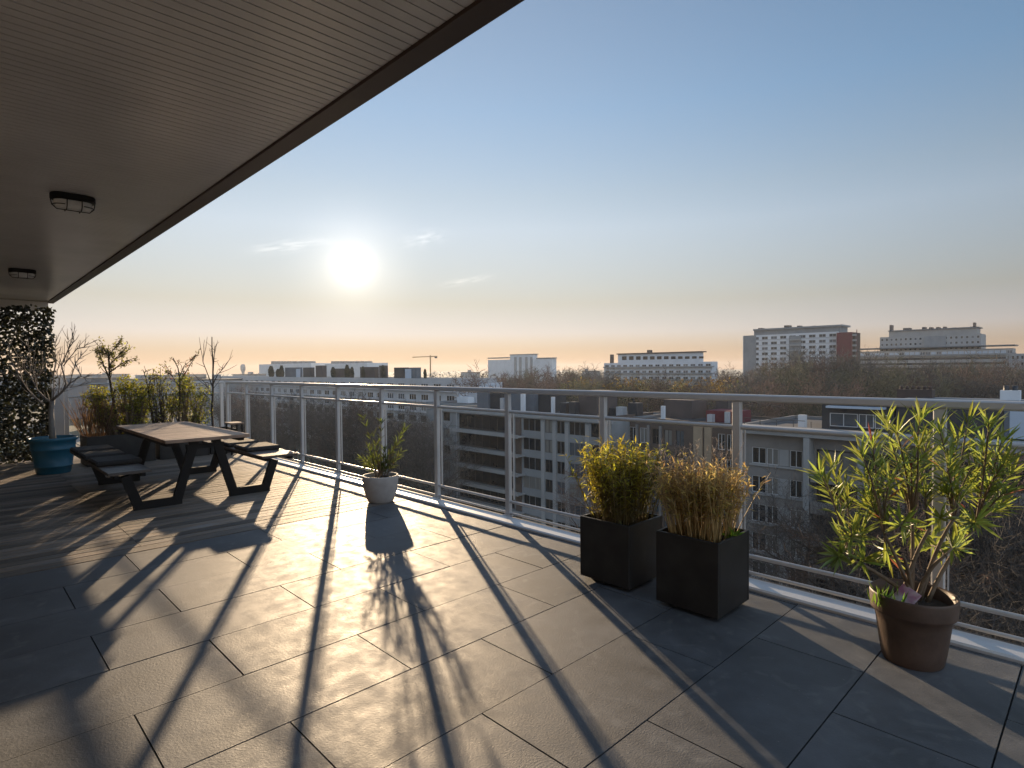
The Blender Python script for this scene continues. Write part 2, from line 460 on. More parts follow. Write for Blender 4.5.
# ------------------------------------------------------------------ railings
def rail_profile(y, z0, z1, w):
    c = .008
    return [(y-w/2+c,z0),(y+w/2-c,z0),(y+w/2,z0+c),(y+w/2,z1-c),(y+w/2-c,z1),(y-w/2+c,z1),(y-w/2,z1-c),(y-w/2,z0+c)]
YR = 3.705
posts = [-0.619 - 1.083*k for k in range(-4, 10)] + [-11.30]
def railing(name, label, posts, x_end):
    t = thing(name, label, 'railing', (0, 0, 0))
    xa, xb = posts[0], posts[-1]
    b = MB(); b.extrude_x(rail_profile(YR, 1.158, 1.203, .062), min(xa,xb)-.03, max(xa,xb)+.03); b.build('handrail', M['alu'], t)
    pmb = MB(); pmb.bbox(-.027,-.021,-.012,.027,.021,1.158,.004)
    pme = pmb.mesh('post', M['alu'])
    fmb = MB(); fmb.bbox(-.045,-.040,.026,.045,.034,.034,.002)
    fme = fmb.mesh('foot_plate', M['alu'])
    bmb = MB(); bmb.tube([(0,0,-.001),(0,0,.007)], .0065, 6, smooth=False); bme = bmb.mesh('bolt', M['alu'])
    for x in posts:
        p = obj('post', pme, t, (x, YR, 0)); obj('foot_plate', fme, p, (0, 0, 0))
        for bx_ in (-.036, .036): obj('bolt', bme, p, (bx_, -.012, .034))
    for a, c in zip(posts, posts[1:]):
        lo, hi = min(a,c)+.0272, max(a,c)-.0272
        for nm, z, r in (('mid_rail',.988,.0145),('bottom_rail',.158,.0135),('kick_rail',.050,.011)):
            bb = MB(); bb.tube([(lo,YR,z),(hi,YR,z)], r, 12, cap=False); bb.build(nm, M['alu'], t)
        bb = MB(); bb.box(lo+.0125, YR+.030, .185, hi-.0125, YR+.038, .965)
        gp = bb.build('glass_panel', M['glass'], t)
        for xx in (lo+.006, hi-.012):
            bb = MB(); bb.box(xx, YR+.026, .172, xx+.006, YR+.042, .972); bb.build('panel_edge', M['alu'], gp)
    return t
railing('railing', 'long grey metal railing with glass infill panels along the outer edge of the terrace', posts, -11.3)
t = thing('railing', 'short grey end railing behind the shrubs, at right angles to the long railing', 'railing', (-11.62, 3.705, 0), rad(90))
b = MB(); b.extrude_x([(y-YR, z) for y, z in rail_profile(YR,1.158,1.203,.062)], -2.35, .03); b.build('handrail', M['alu'], t)
for x in (0, -.78, -1.56, -2.33):
    b = MB(); b.bbox(x-.027,-.021,-.012,x+.027,.021,1.158,.004); b.build('post', M['alu'], t)
for x0, x1 in ((-.753,-.027),(-1.533,-.807),(-2.303,-1.587)):
    for nm, z, r in (('mid_rail',.988,.0145),('bottom_rail',.158,.0135)):
        b = MB(); b.tube([(x0,0,z),(x1,0,z)], r, 10, cap=False); b.build(nm, M['alu'], t)
    b = MB(); b.box(x0+.03, -.036, .185, x1-.03, -.028, .965); b.build('glass_panel', M['glass'], t)

# ------------------------------------------------------------------ terrace furniture
M['table_top'] = mat('table_boards', (.31,.21,.15), .55, var=.40, scale=10, stretch=(5,.6,1), bump=.3, bscale=40, bstretch=(5,.5,1), island=.30)
M['black_metal'] = mat('black_powder_coat', (.008,.0075,.008), .55, spec=.25, var=.2, scale=30, bump=.05, bscale=300)
M['bench_wood'] = mat('dark_bench_boards', (.075,.062,.055), .5, var=.25, scale=10, stretch=(5,.6,1), bump=.2, bscale=40, bstretch=(5,.5,1), island=.2)
M['pad'] = mat('charcoal_fabric', (.030,.028,.028), .85, var=.2, scale=40, bump=.25, bscale=500)

t = thing('picnic_table', 'long picnic table with pale board top, joined benches and black angled legs', 'picnic table', (-7.8, 1.985, 0))
def W2(x, y, z): return (x + 7.8, y - 1.985, z)
b = MB(); x = -9.0
while x < -6.64:
    b.bbox(*W2(x+.007,1.57,.652), *W2(min(x+.1488,-6.62)-.007,2.40,.687), .004); x += .1488
b.build('tabletop', M['table_top'], t)
b = MB(); b.bbox(*W2(-8.9,1.60,.612), *W2(-6.72,1.66,.650), .003); b.build('apron', M['black_metal'], t)
b = MB(); b.bbox(*W2(-8.9,2.31,.612), *W2(-6.72,2.37,.650), .003); b.build('apron', M['black_metal'], t)
for fx in (-6.78, -8.62):
    for sg in (-1, 1):
        def yy(v): return 1.985 + sg*v
        b = MB(); b.beam(W2(fx,yy(.285),.03), W2(fx,yy(.105),.645), .05, .085, (0,1,0)); b.build('leg', M['black_metal'], t)
        b = MB(); b.beam(W2(fx,yy(.625),.03), W2(fx,yy(.735),.352), .05, .085, (0,1,0)); b.build('leg', M['black_metal'], t)
        b = MB(); b.beam(W2(fx,yy(.238),.0425), W2(fx,yy(.672),.0425), .052, .085, (0,0,1)); b.build('foot_bar', M['black_metal'], t)
    b = MB(); b.beam(W2(fx,1.80,.585), W2(fx,2.17,.585), .046, .05, (0,0,1)); b.build('cross_bar', M['black_metal'], t)
for y0, y1, xa, xb in ((1.10,1.47,-9.12,-6.72),(2.575,2.985,-8.95,-6.74)):
    b = MB(); x = xa
    while x < xb-.02:
        b.bbox(*W2(x+.002,y0,.372), *W2(min(x+.12,xb)-.002,y1,.402), .003); x += .12
    st = b.build('bench_seat', M['bench_wood'], t)
    for yr in (y0+.05, y1-.09):
        b = MB(); b.bbox(*W2(xa+.02,yr,.336), *W2(xb-.02,yr+.04,.370), .003); b.build('seat_rail', M['black_metal'], st)
def pad(x, y, ln, wd, label, rz=0.0):
    b = MB(); b.bbox(-ln/2,-wd/2,0,ln/2,wd/2,.055,.016); b.box(-ln/2-.001,-wd/2-.001,.025,ln/2+.001,wd/2+.001,.031)
    o = b.build('seat_pad', M['pad'], None, (x, y, .4025)); o.rotation_euler = (0,0,rz)
    tag(o, label, 'cushion', 'dark pads on the picnic benches')
pad(-8.72, 1.285, .46, .40, 'dark seat pad at the far end of the bench nearest the ivy screen', .02)
pad(-8.08, 1.28, .46, .40, 'dark seat pad, middle one of three on the bench nearest the ivy screen', -.02)
pad(-7.47, 1.29, .46, .41, 'dark seat pad beside the bare board end of the bench nearest the ivy screen', .01)
pad(-8.10, 2.77, .46, .40, 'dark seat pad on the railing side bench, the one farther along it', .015)
pad(-7.45, 2.78, .46, .41, 'dark seat pad on the railing side bench, beside its bare board end', -.02)

# little stool by the railing corner
t = thing('stool', 'small pale topped stool with thin dark legs in the corner of the railing', 'stool', (-10.17, 3.43, 0))
b = MB(); b.bbox(-.15,-.11,.505,.15,.11,.53,.004); b.build('seat', M['table_top'], t)
for sx in (-1,1):
    for sy in (-1,1):
        b = MB(); b.beam((sx*.13,sy*.09,0),(sx*.12,sy*.08,.504),.022,.022,(0,1,0)); b.build('leg', M['black_metal'], t)

# soffit lamps: oval bulkheads with a wire cage
M['lamp_glass'] = mat('ribbed_lamp_glass', (.72,.70,.67), .22, var=.08, scale=50, bump=.3, bscale=30, bstretch=(1,9,1))
def bulkhead(x, y, label):
    t = thing('ceiling_lamp', label, 'lamp', (x, y, SZ-.0005), 0, 'oval caged lamps on the soffit')
    def oval(mb, prof, n=36):
        i0 = len(mb.v); L = .058
        for r, z in prof:
            for k in range(n):
                a = 2*math.pi*k/n; mb.v.append((r*math.cos(a), r*math.sin(a) + (L if math.sin(a) >= 0 else -L), -z))
        for j in range(len(prof)-1):
            for k in range(n):
                a = i0+j*n; c = a+n; mb.f.append((a+k, c+k, c+(k+1)%n, a+(k+1)%n)); mb.m.append(0); mb.sm.append(False)
        mb.f.append(tuple(i0+(len(prof)-1)*n+k for k in range(n))[::-1]); mb.m.append(0); mb.sm.append(False)
    b = MB(); oval(b, [(.078,0),(.082,.006),(.082,.040),(.072,.048),(.062,.048)]); b.build('lamp_base', M['black_metal'], t)
    b = MB(); oval(b, [(.060,.047),(.060,.078),(.052,.096),(.034,.104)]); b.build('lamp_glass', M['lamp_glass'], t)
    b = MB()
    for yy_ in (-.045, .045):
        b.tube([(.078,yy_,-.045),(.074,yy_,-.09),(.05,yy_,-.113),(-.05,yy_,-.113),(-.074,yy_,-.09),(-.078,yy_,-.045)], .0035, 6)
    b.tube([(0,.135,-.045),(0,.128,-.085),(0,.10,-.113),(0,-.10,-.113),(0,-.128,-.085),(0,-.135,-.045)], .0035, 6)
    ring = [(.070*math.cos(a), .070*math.sin(a)+(.056 if math.sin(a)>=0 else -.056), -.085) for a in [2*math.pi*k/28 for k in range(29)]]
    b.tube(ring, .0035, 6, cap=False)
    b.build('wire_cage', M['black_metal'], t); t.scale = (.88, .88, .88)
bulkhead(-4.81, .635, 'oval caged lamp on the soffit, the larger looking one nearer the open sky')
bulkhead(-8.60, .655, 'oval caged lamp on the soffit, the small far one above the ivy screen')

# ------------------------------------------------------------------ pots
M['soil'] = mat('potting_soil', (.035,.026,.020), .95, var=.4, scale=40, bump=.9, bscale=70)
M['terracotta'] = mat('old_terracotta', (.074,.045,.031), .55, var=.22, scale=7, bump=.12, bscale=60, stain=.35, stain_scale=6, tint=(.12,.075,.055))
M['grey_pot'] = mat('grey_fibre_pot', (.36,.34,.33), .7, var=.10, scale=12, bump=.15, bscale=120, stain=.12, stain_scale=5)
M['blue_pot'] = mat('turquoise_pot', (.020,.125,.20), .42, var=.12, scale=8, bump=.05, bscale=60, stain=.2, stain_scale=4)
M['black_box'] = mat('black_planter', (.0085,.0085,.0095), .5, tint=(.019,.0185,.018), var=.25, scale=9, bump=.08, bscale=150, stain=.2, stain_scale=4)
def soil_disc(r, z, parent):
    b = MB(); n = 26
    prof = [(r*k/6, z + R.uniform(-.006,.006) + .012*(1-(k/6)**2)) for k in range(7)][::-1]
    prof[-1] = (.001, z+.014); b.lathe(prof, n); b.build('soil', M['soil'], parent)
# terracotta pot with rolled rim
TP = (-.635, 3.225, 0)
t = thing('terracotta_pot', 'weathered brown terracotta pot with a heavy rim at the foot of the railing', 'plant pot', TP)
b = MB()
b.lathe([(.116,0),(.124,.012),(.134,.07),(.149,.19),(.157,.232),(0.1710,.236),(.172,.244),(.176,.312),(.174,.320),(0.1710,.322),(0.1627,.316),(.157,.25),(.149,.20)], 64)
b.lathe([(0.0008,.001),(.116,0)], 64); b.build('pot', M['terracotta'], t)
soil_disc(.156, .262, t)
# pink plant label stuck in its soil
M['label_pink'] = mat('pink_plastic_label', (.42,.16,.30), .45, var=.25, scale=25, tint=(.62,.55,.58))
b = MB(); b.bbox(-.048,-.0025,-.045,.048,.0025,.045,.0015)
o = b.build('plant_label', M['label_pink'], None, (-.648, 3.150, .315)); o.rotation_euler = (rad(-38), rad(14), rad(-30))
tag(o, 'pink and white plastic plant label lying on the soil of the terracotta pot', 'plant label')
# pale grey pot
GP = (-5.335, 3.25, 0)
t = thing('grey_pot', 'rounded pale grey pot standing alone by the railing', 'plant pot', GP)
b = MB()
b.lathe([(.001,.001),(.118,0),(.130,.010),(.152,.06),(.172,.14),(.184,.22),(.187,.272),(.184,.280),(.170,.280),(.166,.272),(.160,.20)], 56)
b.build('pot', M['grey_pot'], t); soil_disc(.163, .245, t)
# turquoise tub
BP = (-10.153, 1.044, 0)
t = thing('turquoise_tub', 'large turquoise tub with ribbed rim in front of the ivy screen', 'plant pot', BP)
b = MB()
b.lathe([(0.0008,.001),(0.1840,0),(0.1920,.012),(0.2048,.09),(0.2144,.094),(0.2176,.112),(0.2096,.118),(0.2400,.32),(0.2496,.326),(0.2544,.345),(0.2464,.352),(0.2576,.44),(0.2760,.452),(0.2816,.475),(0.2768,.492),(0.2600,.494),(0.2520,.475),(0.2400,.40)], 64)
b.build('pot', M['blue_pot'], t); soil_disc(.243, .44, t)
# square black planters: open boxes with a rim
def planter(x0, y0, x1, y1, h, label, grp='square black planters in front of the railing', feet=True, rim=.018):
    t = thing('black_planter', label, 'planter', ((x0+x1)/2, (y0+y1)/2, 0), 0, grp)
    w, d = (x1-x0)/2, (y1-y0)/2; b = MB(); z0 = .022 if feet else 0
    if feet: b.box(-w+.05,-d+.05,0,w-.05,d-.05,z0)
    for a in ((-w,-d,w,-d+rim),(-w,d-rim,w,d),(-w,-d+rim,-w+rim,d-rim),(w-rim,-d+rim,w,d-rim)):
        b.bbox(a[0],a[1],z0,a[2],a[3],h,.003)
    b.box(-w+rim,-d+rim,z0,w-rim,d-rim,z0+.02)
    b.build('box', M['black_box'], t)
    b = MB(); n = 10; ww, dd = w-rim-.001, d-rim-.001
    zz = [[h-.05+R.uniform(-.010,.010) for _ in range(n+1)] for _ in range(n+1)]
    for i in range(n):
        for j in range(n):
            def p(i, j): return (-ww+2*ww*i/n, -dd+2*dd*j/n, zz[i][j])
            b.face([p(i,j),p(i+1,j),p(i+1,j+1),p(i,j+1)])
    b.build('soil', M['soil'], t); return t
P1 = (-2.423,2.966,-2.040,3.349); P2 = (-1.842,2.950,-1.458,3.334)
planter(*P1, .412, 'square black planter holding the green bamboo, the one farther from the terracotta pot')
planter(*P2, .432, 'square black planter holding the straw coloured bamboo, the one nearer the terracotta pot')
GB = 'long dark planter boxes at the end of the deck'
planter(-10.95, 1.45, -10.36, 2.32, .44, 'long dark planter box beside the turquoise tub, holding brown grass and the small round tree', GB, False)
planter(-10.98, 2.38, -10.36, 3.10, .42, 'long dark planter box behind the picnic table, holding leafy shrubs', GB, False)
planter(-10.95, 3.14, -10.42, 3.56, .40, 'short dark planter box in the railing corner, holding a bare sapling', GB, False)

# ------------------------------------------------------------------ plants on the terrace
M['stem'] = mat('woody_stem', (.16,.115,.075), .8, var=.25, scale=30, bump=.2, bscale=120)
M['stem_pale'] = mat('pale_bark', (.20,.18,.165), .8, var=.25, scale=30, bump=.3, bscale=90)
M['stem_dark'] = mat('dark_bark', (.045,.034,.028), .85, var=.25, scale=30, bump=.2, bscale=90)
M['oleander'] = leafmat('oleander_leaf', (.085,.130,.030), .52, .42, (.38,.43,.07), .35)
M['olean_red'] = leafmat('reddish_leaf', (.20,.07,.04), .45, .4, (.36,.12,.06), .4)
M['grass_green'] = leafmat('fresh_grass', (.09,.18,.02), .5, .3, (.25,.42,.05))
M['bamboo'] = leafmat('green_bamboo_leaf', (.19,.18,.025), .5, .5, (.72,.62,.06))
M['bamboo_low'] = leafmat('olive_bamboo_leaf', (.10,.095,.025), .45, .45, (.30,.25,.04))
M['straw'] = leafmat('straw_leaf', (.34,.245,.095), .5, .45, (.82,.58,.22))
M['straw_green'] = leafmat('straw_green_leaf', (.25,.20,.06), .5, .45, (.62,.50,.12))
M['straw_stem'] = mat('straw_cane', (.40,.28,.12), .6, var=.3, scale=20, island=.3)
M['cane'] = mat('olive_cane', (.15,.115,.04), .6, var=.3, scale=20, island=.3)
M['plume'] = leafmat('grey_plume', (.34,.28,.24), .4, .3, (.40,.33,.27))
M['dwarf'] = leafmat('dark_leaf', (.055,.075,.020), .45, .45, (.16,.19,.03), .35)
M['shrub'] = leafmat('yellow_green_leaf', (.12,.14,.018), .5, .5, (.46,.44,.04))
M['shrub_dark'] = leafmat('dull_leaf', (.06,.065,.025), .4, .45, (.15,.14,.03))
M['brown_grass'] = leafmat('brown_grass', (.13,.075,.04), .35, .4, (.24,.13,.06))
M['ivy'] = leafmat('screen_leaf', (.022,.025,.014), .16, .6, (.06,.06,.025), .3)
UP = Vector((0,0,1))
def curve3(a, b, c, n=6):
    return [(a*(1-t)**2 + b*(2*t*(1-t)) + c*t*t) for t in [k/n for k in range(n+1)]]
def whorl(mb, p, d, n, L, Wd, spread=(.45,1.0), droop=.12, m=0):
    d = d.normalized(); a = d.orthogonal().normalized(); c = d.cross(a)
    for k in range(n):
        t = 2*math.pi*k*.381966*1.0 + R.uniform(-.3,.3)
        s_ = R.uniform(*spread)
        q = (a*math.cos(t) + c*math.sin(t))*s_ + d
        mb.leaf(p - d*R.uniform(0,.045), q, d, L*R.uniform(.7,1.15), Wd*R.uniform(.8,1.2), droop*R.uniform(.3,1.6), m if R.random() > .012 else (1 if m == 0 else m))

# oleander in the terracotta pot
t = thing('oleander', 'leggy oleander with narrow yellow green leaves growing in the terracotta pot', 'plant', (TP[0], TP[1], .26))
O0 = Vector((TP[0], TP[1], .26)); DT = 2.734
mids = [(852,560),(885,535),(912,520),(930,528),(953,520),(975,530),(903,556),(945,556)]
tips = [(820,472),(833,466),(845,488),(866,479),(852,533),(842,540),(884,520),(879,463),(872,442),(886,424),(897,431),(920,418),(928,436),
        (911,466),(939,428),(968,420),(958,436),(989,424),(984,444),(1005,462),(996,474),(970,484),(1001,506),(940,518),(926,491),(902,497),
        (865,560),(888,556),(930,545),(955,547),(838,556),(975,520),(1008,490),(905,470),(950,450),(890,480),(862,455),(918,445),(945,490),(980,460),(870,500),(900,525),(960,525),(1012,472),(824,480),(957,500),(868,508),(915,535),(985,492),(948,468),(893,452),(1002,440),(862,527),(930,455),(975,462)]
sb = MB(); fb = MB()
md = []
for px, py in mids:
    P = d_pt(px, py, DT + R.uniform(-.16,.16)) - O0; md.append(((px,py), P))
    base = Vector((R.uniform(-.05,.05), R.uniform(-.05,.05), 0))
    cpt = base.lerp(P, .5) + Vector((0,0,.05)) + rv(.03)
    sb.tube(curve3(base, cpt, P), [.0105,.0100,.0095,.0088,.0080,.0072,.0065], 8)
for px, py in tips:
    (mx_, my_), P = min(md, key=lambda q: (q[0][0]-px)**2 + (.6*(q[0][1]-py))**2 + R.uniform(0,500))
    T = d_pt(px, py, DT + R.uniform(-.22,.22)) - O0
    dirn = (T-P)
    cpt = P.lerp(T, .5) + Vector((dirn.x*-.1, dirn.y*-.1, .02)) + rv(.02)
    pts = curve3(P, cpt, T)
    sb.tube(pts, [.0062,.0056,.005,.0045,.0040,.0034,.0026], 6)
    end = (pts[-1]-pts[-2]).normalized()
    whorl(fb, pts[-1], end*.9+UP*.35, R.randint(9,14), .125, .0130, (.25,1.05))
    if dirn.length > .12:
        whorl(fb, pts[4], (pts[5]-pts[4]), R.randint(3,6), .110, .0125, (.6,1.2), .2)
        whorl(fb, pts[5], (pts[5]-pts[4]), R.randint(5,8), .115, .0125, (.5,1.1), .2)
    if dirn.length > .2: whorl(fb, pts[3], (pts[4]-pts[3]), R.randint(2,4), .105, .0125, (.7,1.3), .25)
sb.build('stem', M['stem'], t); fb.build('foliage', [M['oleander'], M['olean_red']], t)
# weeds at its foot
def grass_tuft(mb, c, rx, ry, n, h, Wd, lean=.5, m=0):
    for _ in range(n):
        p = Vector((c[0]+R.uniform(-rx,rx), c[1]+R.uniform(-ry,ry), c[2]))
        d = Vector((R.uniform(-lean,lean), R.uniform(-lean,lean), 1))
        mb.leaf(p, d, Vector((R.uniform(-1,1),R.uniform(-1,1),.2)), h*R.uniform(.5,1.15), Wd, R.uniform(0,.35), m)
t = obj('weed', None, None, (-.72, 3.12, .262)); b = MB()
grass_tuft(b, (0,0,0), .06, .05, 60, .10, .008); o = b.build('foliage', M['grass_green'], t)
tag(t, 'bright green tuft of weeds in the terracotta pot, beside the pink label', 'weed')

# bamboo in the two planters
def bamboo(name, label, x0, y0, x1, y1, z, h, n, mats, leaf_n, lo, leaf_l, m_lo, canes, lean=.10, plume=0):
    cx, cy = (x0+x1)/2, (y0+y1)/2
    t = thing(name, label, 'bamboo', (cx, cy, z))
    sb = MB(); fb = MB(); pb = MB()
    for _ in range(n):
        bx = R.uniform(x0+.05,x1-.05)-cx; by = R.uniform(y0+.05,y1-.05)-cy
        H = h*R.uniform(.62,1.06)
        dv = Vector((bx*1.05+R.gauss(0,lean*.5), by*1.05+R.gauss(0,lean*.5), 1)) 
        T = Vector((bx,by,0)) + dv*H
        pts = curve3(Vector((bx,by,0)), Vector((bx,by,0)).lerp(T,.5)+Vector((0,0,.02)), T + Vector((dv.x,dv.y,0))*.12*H, 4)
        sb.tube(pts, [.0027,.0025,.0022,.0018,.0011], 4, cap=False)
        for k in range(leaf_n):
            u = lo + (1-lo)*R.random()**.75
            i = min(3, int(u*4)); q = pts[i].lerp(pts[i+1], u*4-i)
            d = Vector((R.uniform(-1,1), R.uniform(-1,1), R.uniform(-.35,.9)))
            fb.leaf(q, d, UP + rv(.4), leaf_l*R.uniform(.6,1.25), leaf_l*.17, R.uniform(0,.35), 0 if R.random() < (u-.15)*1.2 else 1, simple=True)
    for _ in range(plume):
        bx = R.uniform(x0-.02,x1-.04)-cx; by = R.uniform(y0+.04,y1-.04)-cy; H = h*R.uniform(1.0,1.34)
        dv = Vector((bx*.5+R.uniform(-.12,.12), by*.5+R.uniform(-.12,.12), 1)); T = Vector((bx,by,0))+dv*H
        pts = curve3(Vector((bx,by,h*.5)), Vector((bx,by,h*.8)), T, 5); pb.tube(pts, [.0016,.0014,.0012,.001,.0009,.0007], 3, cap=False)
        for k in range(16):
            q = pts[3].lerp(pts[5], R.random()); pb.leaf(q, Vector((R.uniform(-1,1),R.uniform(-1,1),R.uniform(.2,1.2))), UP, R.uniform(.02,.05), .004, .2, 0, simple=True)
    sb.build('cane', canes, t); fb.build('foliage', mats, t)
    if plume: pb.build('plume', M['plume'], t)
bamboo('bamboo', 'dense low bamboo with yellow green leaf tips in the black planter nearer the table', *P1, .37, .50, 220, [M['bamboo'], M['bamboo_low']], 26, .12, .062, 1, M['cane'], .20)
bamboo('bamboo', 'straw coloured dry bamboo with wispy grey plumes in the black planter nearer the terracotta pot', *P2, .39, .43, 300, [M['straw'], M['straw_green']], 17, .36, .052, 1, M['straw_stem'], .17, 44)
t = obj('weed', None, None, (-1.49, 3.20, .385)); b = MB()
for k in range(9): b.leaf(Vector((0,0,0)), Vector((R.uniform(-.6,1),R.uniform(-1,.5),R.uniform(.5,1.4))), UP+rv(.5), R.uniform(.07,.11), .042, .2)
b.build('foliage', M['grass_green'], t); tag(t, 'bright green broad leaved weed at the edge of the straw bamboo planter', 'weed')

# dwarf shrub in the pale grey pot
t = thing('potted_shrub', 'small dark shrub with narrow leaves and two taller sprigs in the pale grey pot', 'plant', (GP[0], GP[1], .25))
O0 = Vector((GP[0], GP[1], .25)); sb = MB(); fb = MB(); DG = 6.12
for px, py in [(366,465),(372,452),(376,444),(383,458),(390,452),(395,446),(399,440),(388,466),(370,460),(362,458),(379,462),(393,462),(384,448),(368,446),(401,452),(374,434)]:
    T = d_pt(px, py, DG + R.uniform(-.14,.14)) - O0
    b0 = Vector((R.uniform(-.05,.05), R.uniform(-.05,.05), 0)); pts = curve3(b0, b0.lerp(T,.5)+Vector((0,0,.03)), T, 5)
    sb.tube(pts, [.005,.0045,.004,.0035,.003,.002], 5)
    for k in (2,3,4,5): whorl(fb, pts[k], pts[min(k,4)+1]-pts[min(k,4)], R.randint(5,8), .085, .014, (.5,1.2), .15)
for px, py in [(363,418),(381,421),(405,428)]:
    T = d_pt(px, py, DG + R.uniform(-.1,.1)) - O0
    b0 = Vector((R.uniform(-.05,.05), R.uniform(-.05,.05), 0)); pts = curve3(b0, b0.lerp(T,.45)+Vector((0,0,.08)), T, 6)
    sb.tube(pts, [.005,.0045,.004,.0035,.003,.0025,.002], 5)
    for k in (4,5,6): whorl(fb, pts[k], pts[min(k,5)+1]-pts[min(k,5)], R.randint(3,6) if k < 6 else 9, .09, .015, (.4,1.1), .15)
sb.build('stem', M['stem'], t); fb.build('foliage', [M['dwarf'], M['olean_red']], t)

# bare little tree in the turquoise tub
t = thing('bare_tree', 'small leafless tree with pale bark and forked branches in the turquoise tub', 'tree', (BP[0], BP[1], .44))
O0 = Vector((BP[0], BP[1], .44)); DB = 8.04
tb = MB(); cb = MB()
def pl(pts, dz): return [d_pt(x, y, DB + z) - O0 for (x, y), z in zip(pts, dz)]
tb.tube([Vector((0,0,-.02))] + pl([(51.5,425),(51,412),(52.5,399)], (0,.01,.02)), [.040,.034,.031,.029], 10)
br = [([(52.5,400),(58.6,395),(64,390),(70.3,383),(80.9,376)], 0, .028), ([(80.9,376),(77,367),(75,361)], .05, .010), ([(80.9,376),(84,378),(88,376)], .05, .007),
      ([(63,391),(66,384),(64,375),(61.5,365),(63.3,362),(68,350),(74,341),(72.5,333)], -.1, .018), ([(63.3,366),(70.3,357),(77.3,348.5),(84,347),(89,342)], -.12, .011),
      ([(70,355),(67,345),(69,337)], -.1, .006), ([(53,400),(54,388),(53.5,375),(55.5,362),(55,345),(57,335)], .12, .013),
      ([(50.5,402),(44,397),(37.5,390),(33,381),(30,375)], -.05, .020), ([(37.5,390),(33,372),(30,357),(28,345)], -.2, .010),
      ([(44,405),(36,398),(26,387),(19,377),(14,366),(10,355),(9,345)], -.22, .017), ([(23,382),(20,372),(17,361),(17,350)], -.2, .008),
      ([(70,383),(73,372),(76,362),(80,358),(82,351)], .15, .010), ([(58,395),(60,383),(57,373),(60,360),(58,351)], .2, .009), ([(33,381),(40,374),(43,366),(42,356)], .05, .007),
      ([(66,388),(74,387),(84,384),(92,385)], .1, .006), ([(30,375),(24,368),(22,358)], -.1, .006)]
for pts, dz, r in br:
    n = len(pts); P = pl(pts, [dz*k/(n-1)*1.5 for k in range(n)])
    cb.tube(P, [r*.66*(1-.62*k/(n-1)) for k in range(n)], 7)
    for k in range(1, n):
        for _ in range(3):
            d = (P[k]-P[k-1]).normalized() + rv(.8) + UP*.3; L = R.uniform(.06,.20)
            q = P[k-1].lerp(P[k], R.random()); e = q + d*L
            cb.tube([q, q.lerp(e,.5)+rv(.012), e], [.0045,.0035,.002], 4, cap=False)
tb.build('trunk', M['stem_pale'], t); cb.build('crown', M['stem_pale'], t)

# planting along the end railing
XB = -10.67
def along(px, py, dx=0.0): return x_pt(px, py, XB + dx)
# rusty grass
t = thing('brown_grass', 'clump of rusty brown ornamental grass beside the turquoise tub', 'grass clump', (XB, 1.62, .39)); b = MB()
for _ in range(270):
    p = Vector((R.uniform(-.16,.16), R.uniform(-.17,.20), 0)); d = Vector((R.uniform(-.45,.45), p.y*1.5+R.uniform(-.30,.30), 1)).normalized()
    b.leaf(p, d, rv(1)+Vector((.01,0,0)), R.uniform(.30,.82), .009, R.uniform(0,.3))
b.build('foliage', M['brown_grass'], t)
def sapling(name, label, cat, base, pts_px, r0, leafspec, mats, stemmat, twigs=14, dx=0.0, tw=(.12,.3)):
    """pts_px: list of stems (each a list of px); leafspec: (n clusters, radius, leaves, length, zlo)"""
    B = Vector(base); t = thing(name, label, cat, base); sb = MB(); fb = MB()
    for st, r in pts_px:
        P = [along(x, y, dx + R.uniform(-.05,.05)) - B for x, y in st]; n = len(P)
        P[0].z = max(P[0].z, 0.0)
        if P[0].z > .05 and st is pts_px[0][0]: P = [Vector((P[0].x, P[0].y, 0))] + P; n += 1
        sb.tube(P, [r*(1-.65*k/(n-1)) for k in range(n)], 6)
        for _ in range(twigs):
            k = R.randint(max(1, n//3), n-1); q = P[k-1].lerp(P[k], R.random())
            d = ((P[k]-P[k-1]).normalized()*.6 + rv(.9) + UP*.2); e = q + d*R.uniform(*tw)
            sb.tube([q, q.lerp(e,.5)+rv(.02), e], [.005,.004,.0022], 4, cap=False)
            if leafspec:
                nl, ll, spread = leafspec
                for _ in range(nl):
                    c = q.lerp(e, R.uniform(.35,1.05)) + rv(spread)
                    fb.leaf(c, rv(1)+UP*.2, UP+rv(.6), ll*R.uniform(.6,1.3), ll*.5, R.uniform(0,.3), 0 if R.random() < .8 else min(1, len(mats)-1), simple=True)
    sb.build('stem', stemmat, t)
    if leafspec: fb.build('foliage', mats, t)
    return t
sapling('small_tree', 'slim small tree with a ragged rounded head of leaves rising above the end railing', 'tree', (XB, 2.02, .39),
        [([(119,428),(116,415),(113,398),(110,380),(109,362),(108,350)], .028), ([(110,380),(104,366),(100,356),(99,350)], .012), ([(109,366),(116,358),(122,352)], .010),
         ([(110,372),(121,364),(129,360)], .010), ([(108,358),(113,350),(120,344)], .008), ([(108,356),(103,348)], .007)], .03, (14, .040, .035), [M['shrub_dark'], M['shrub']], M['stem_dark'], 12, tw=(.06,.17))
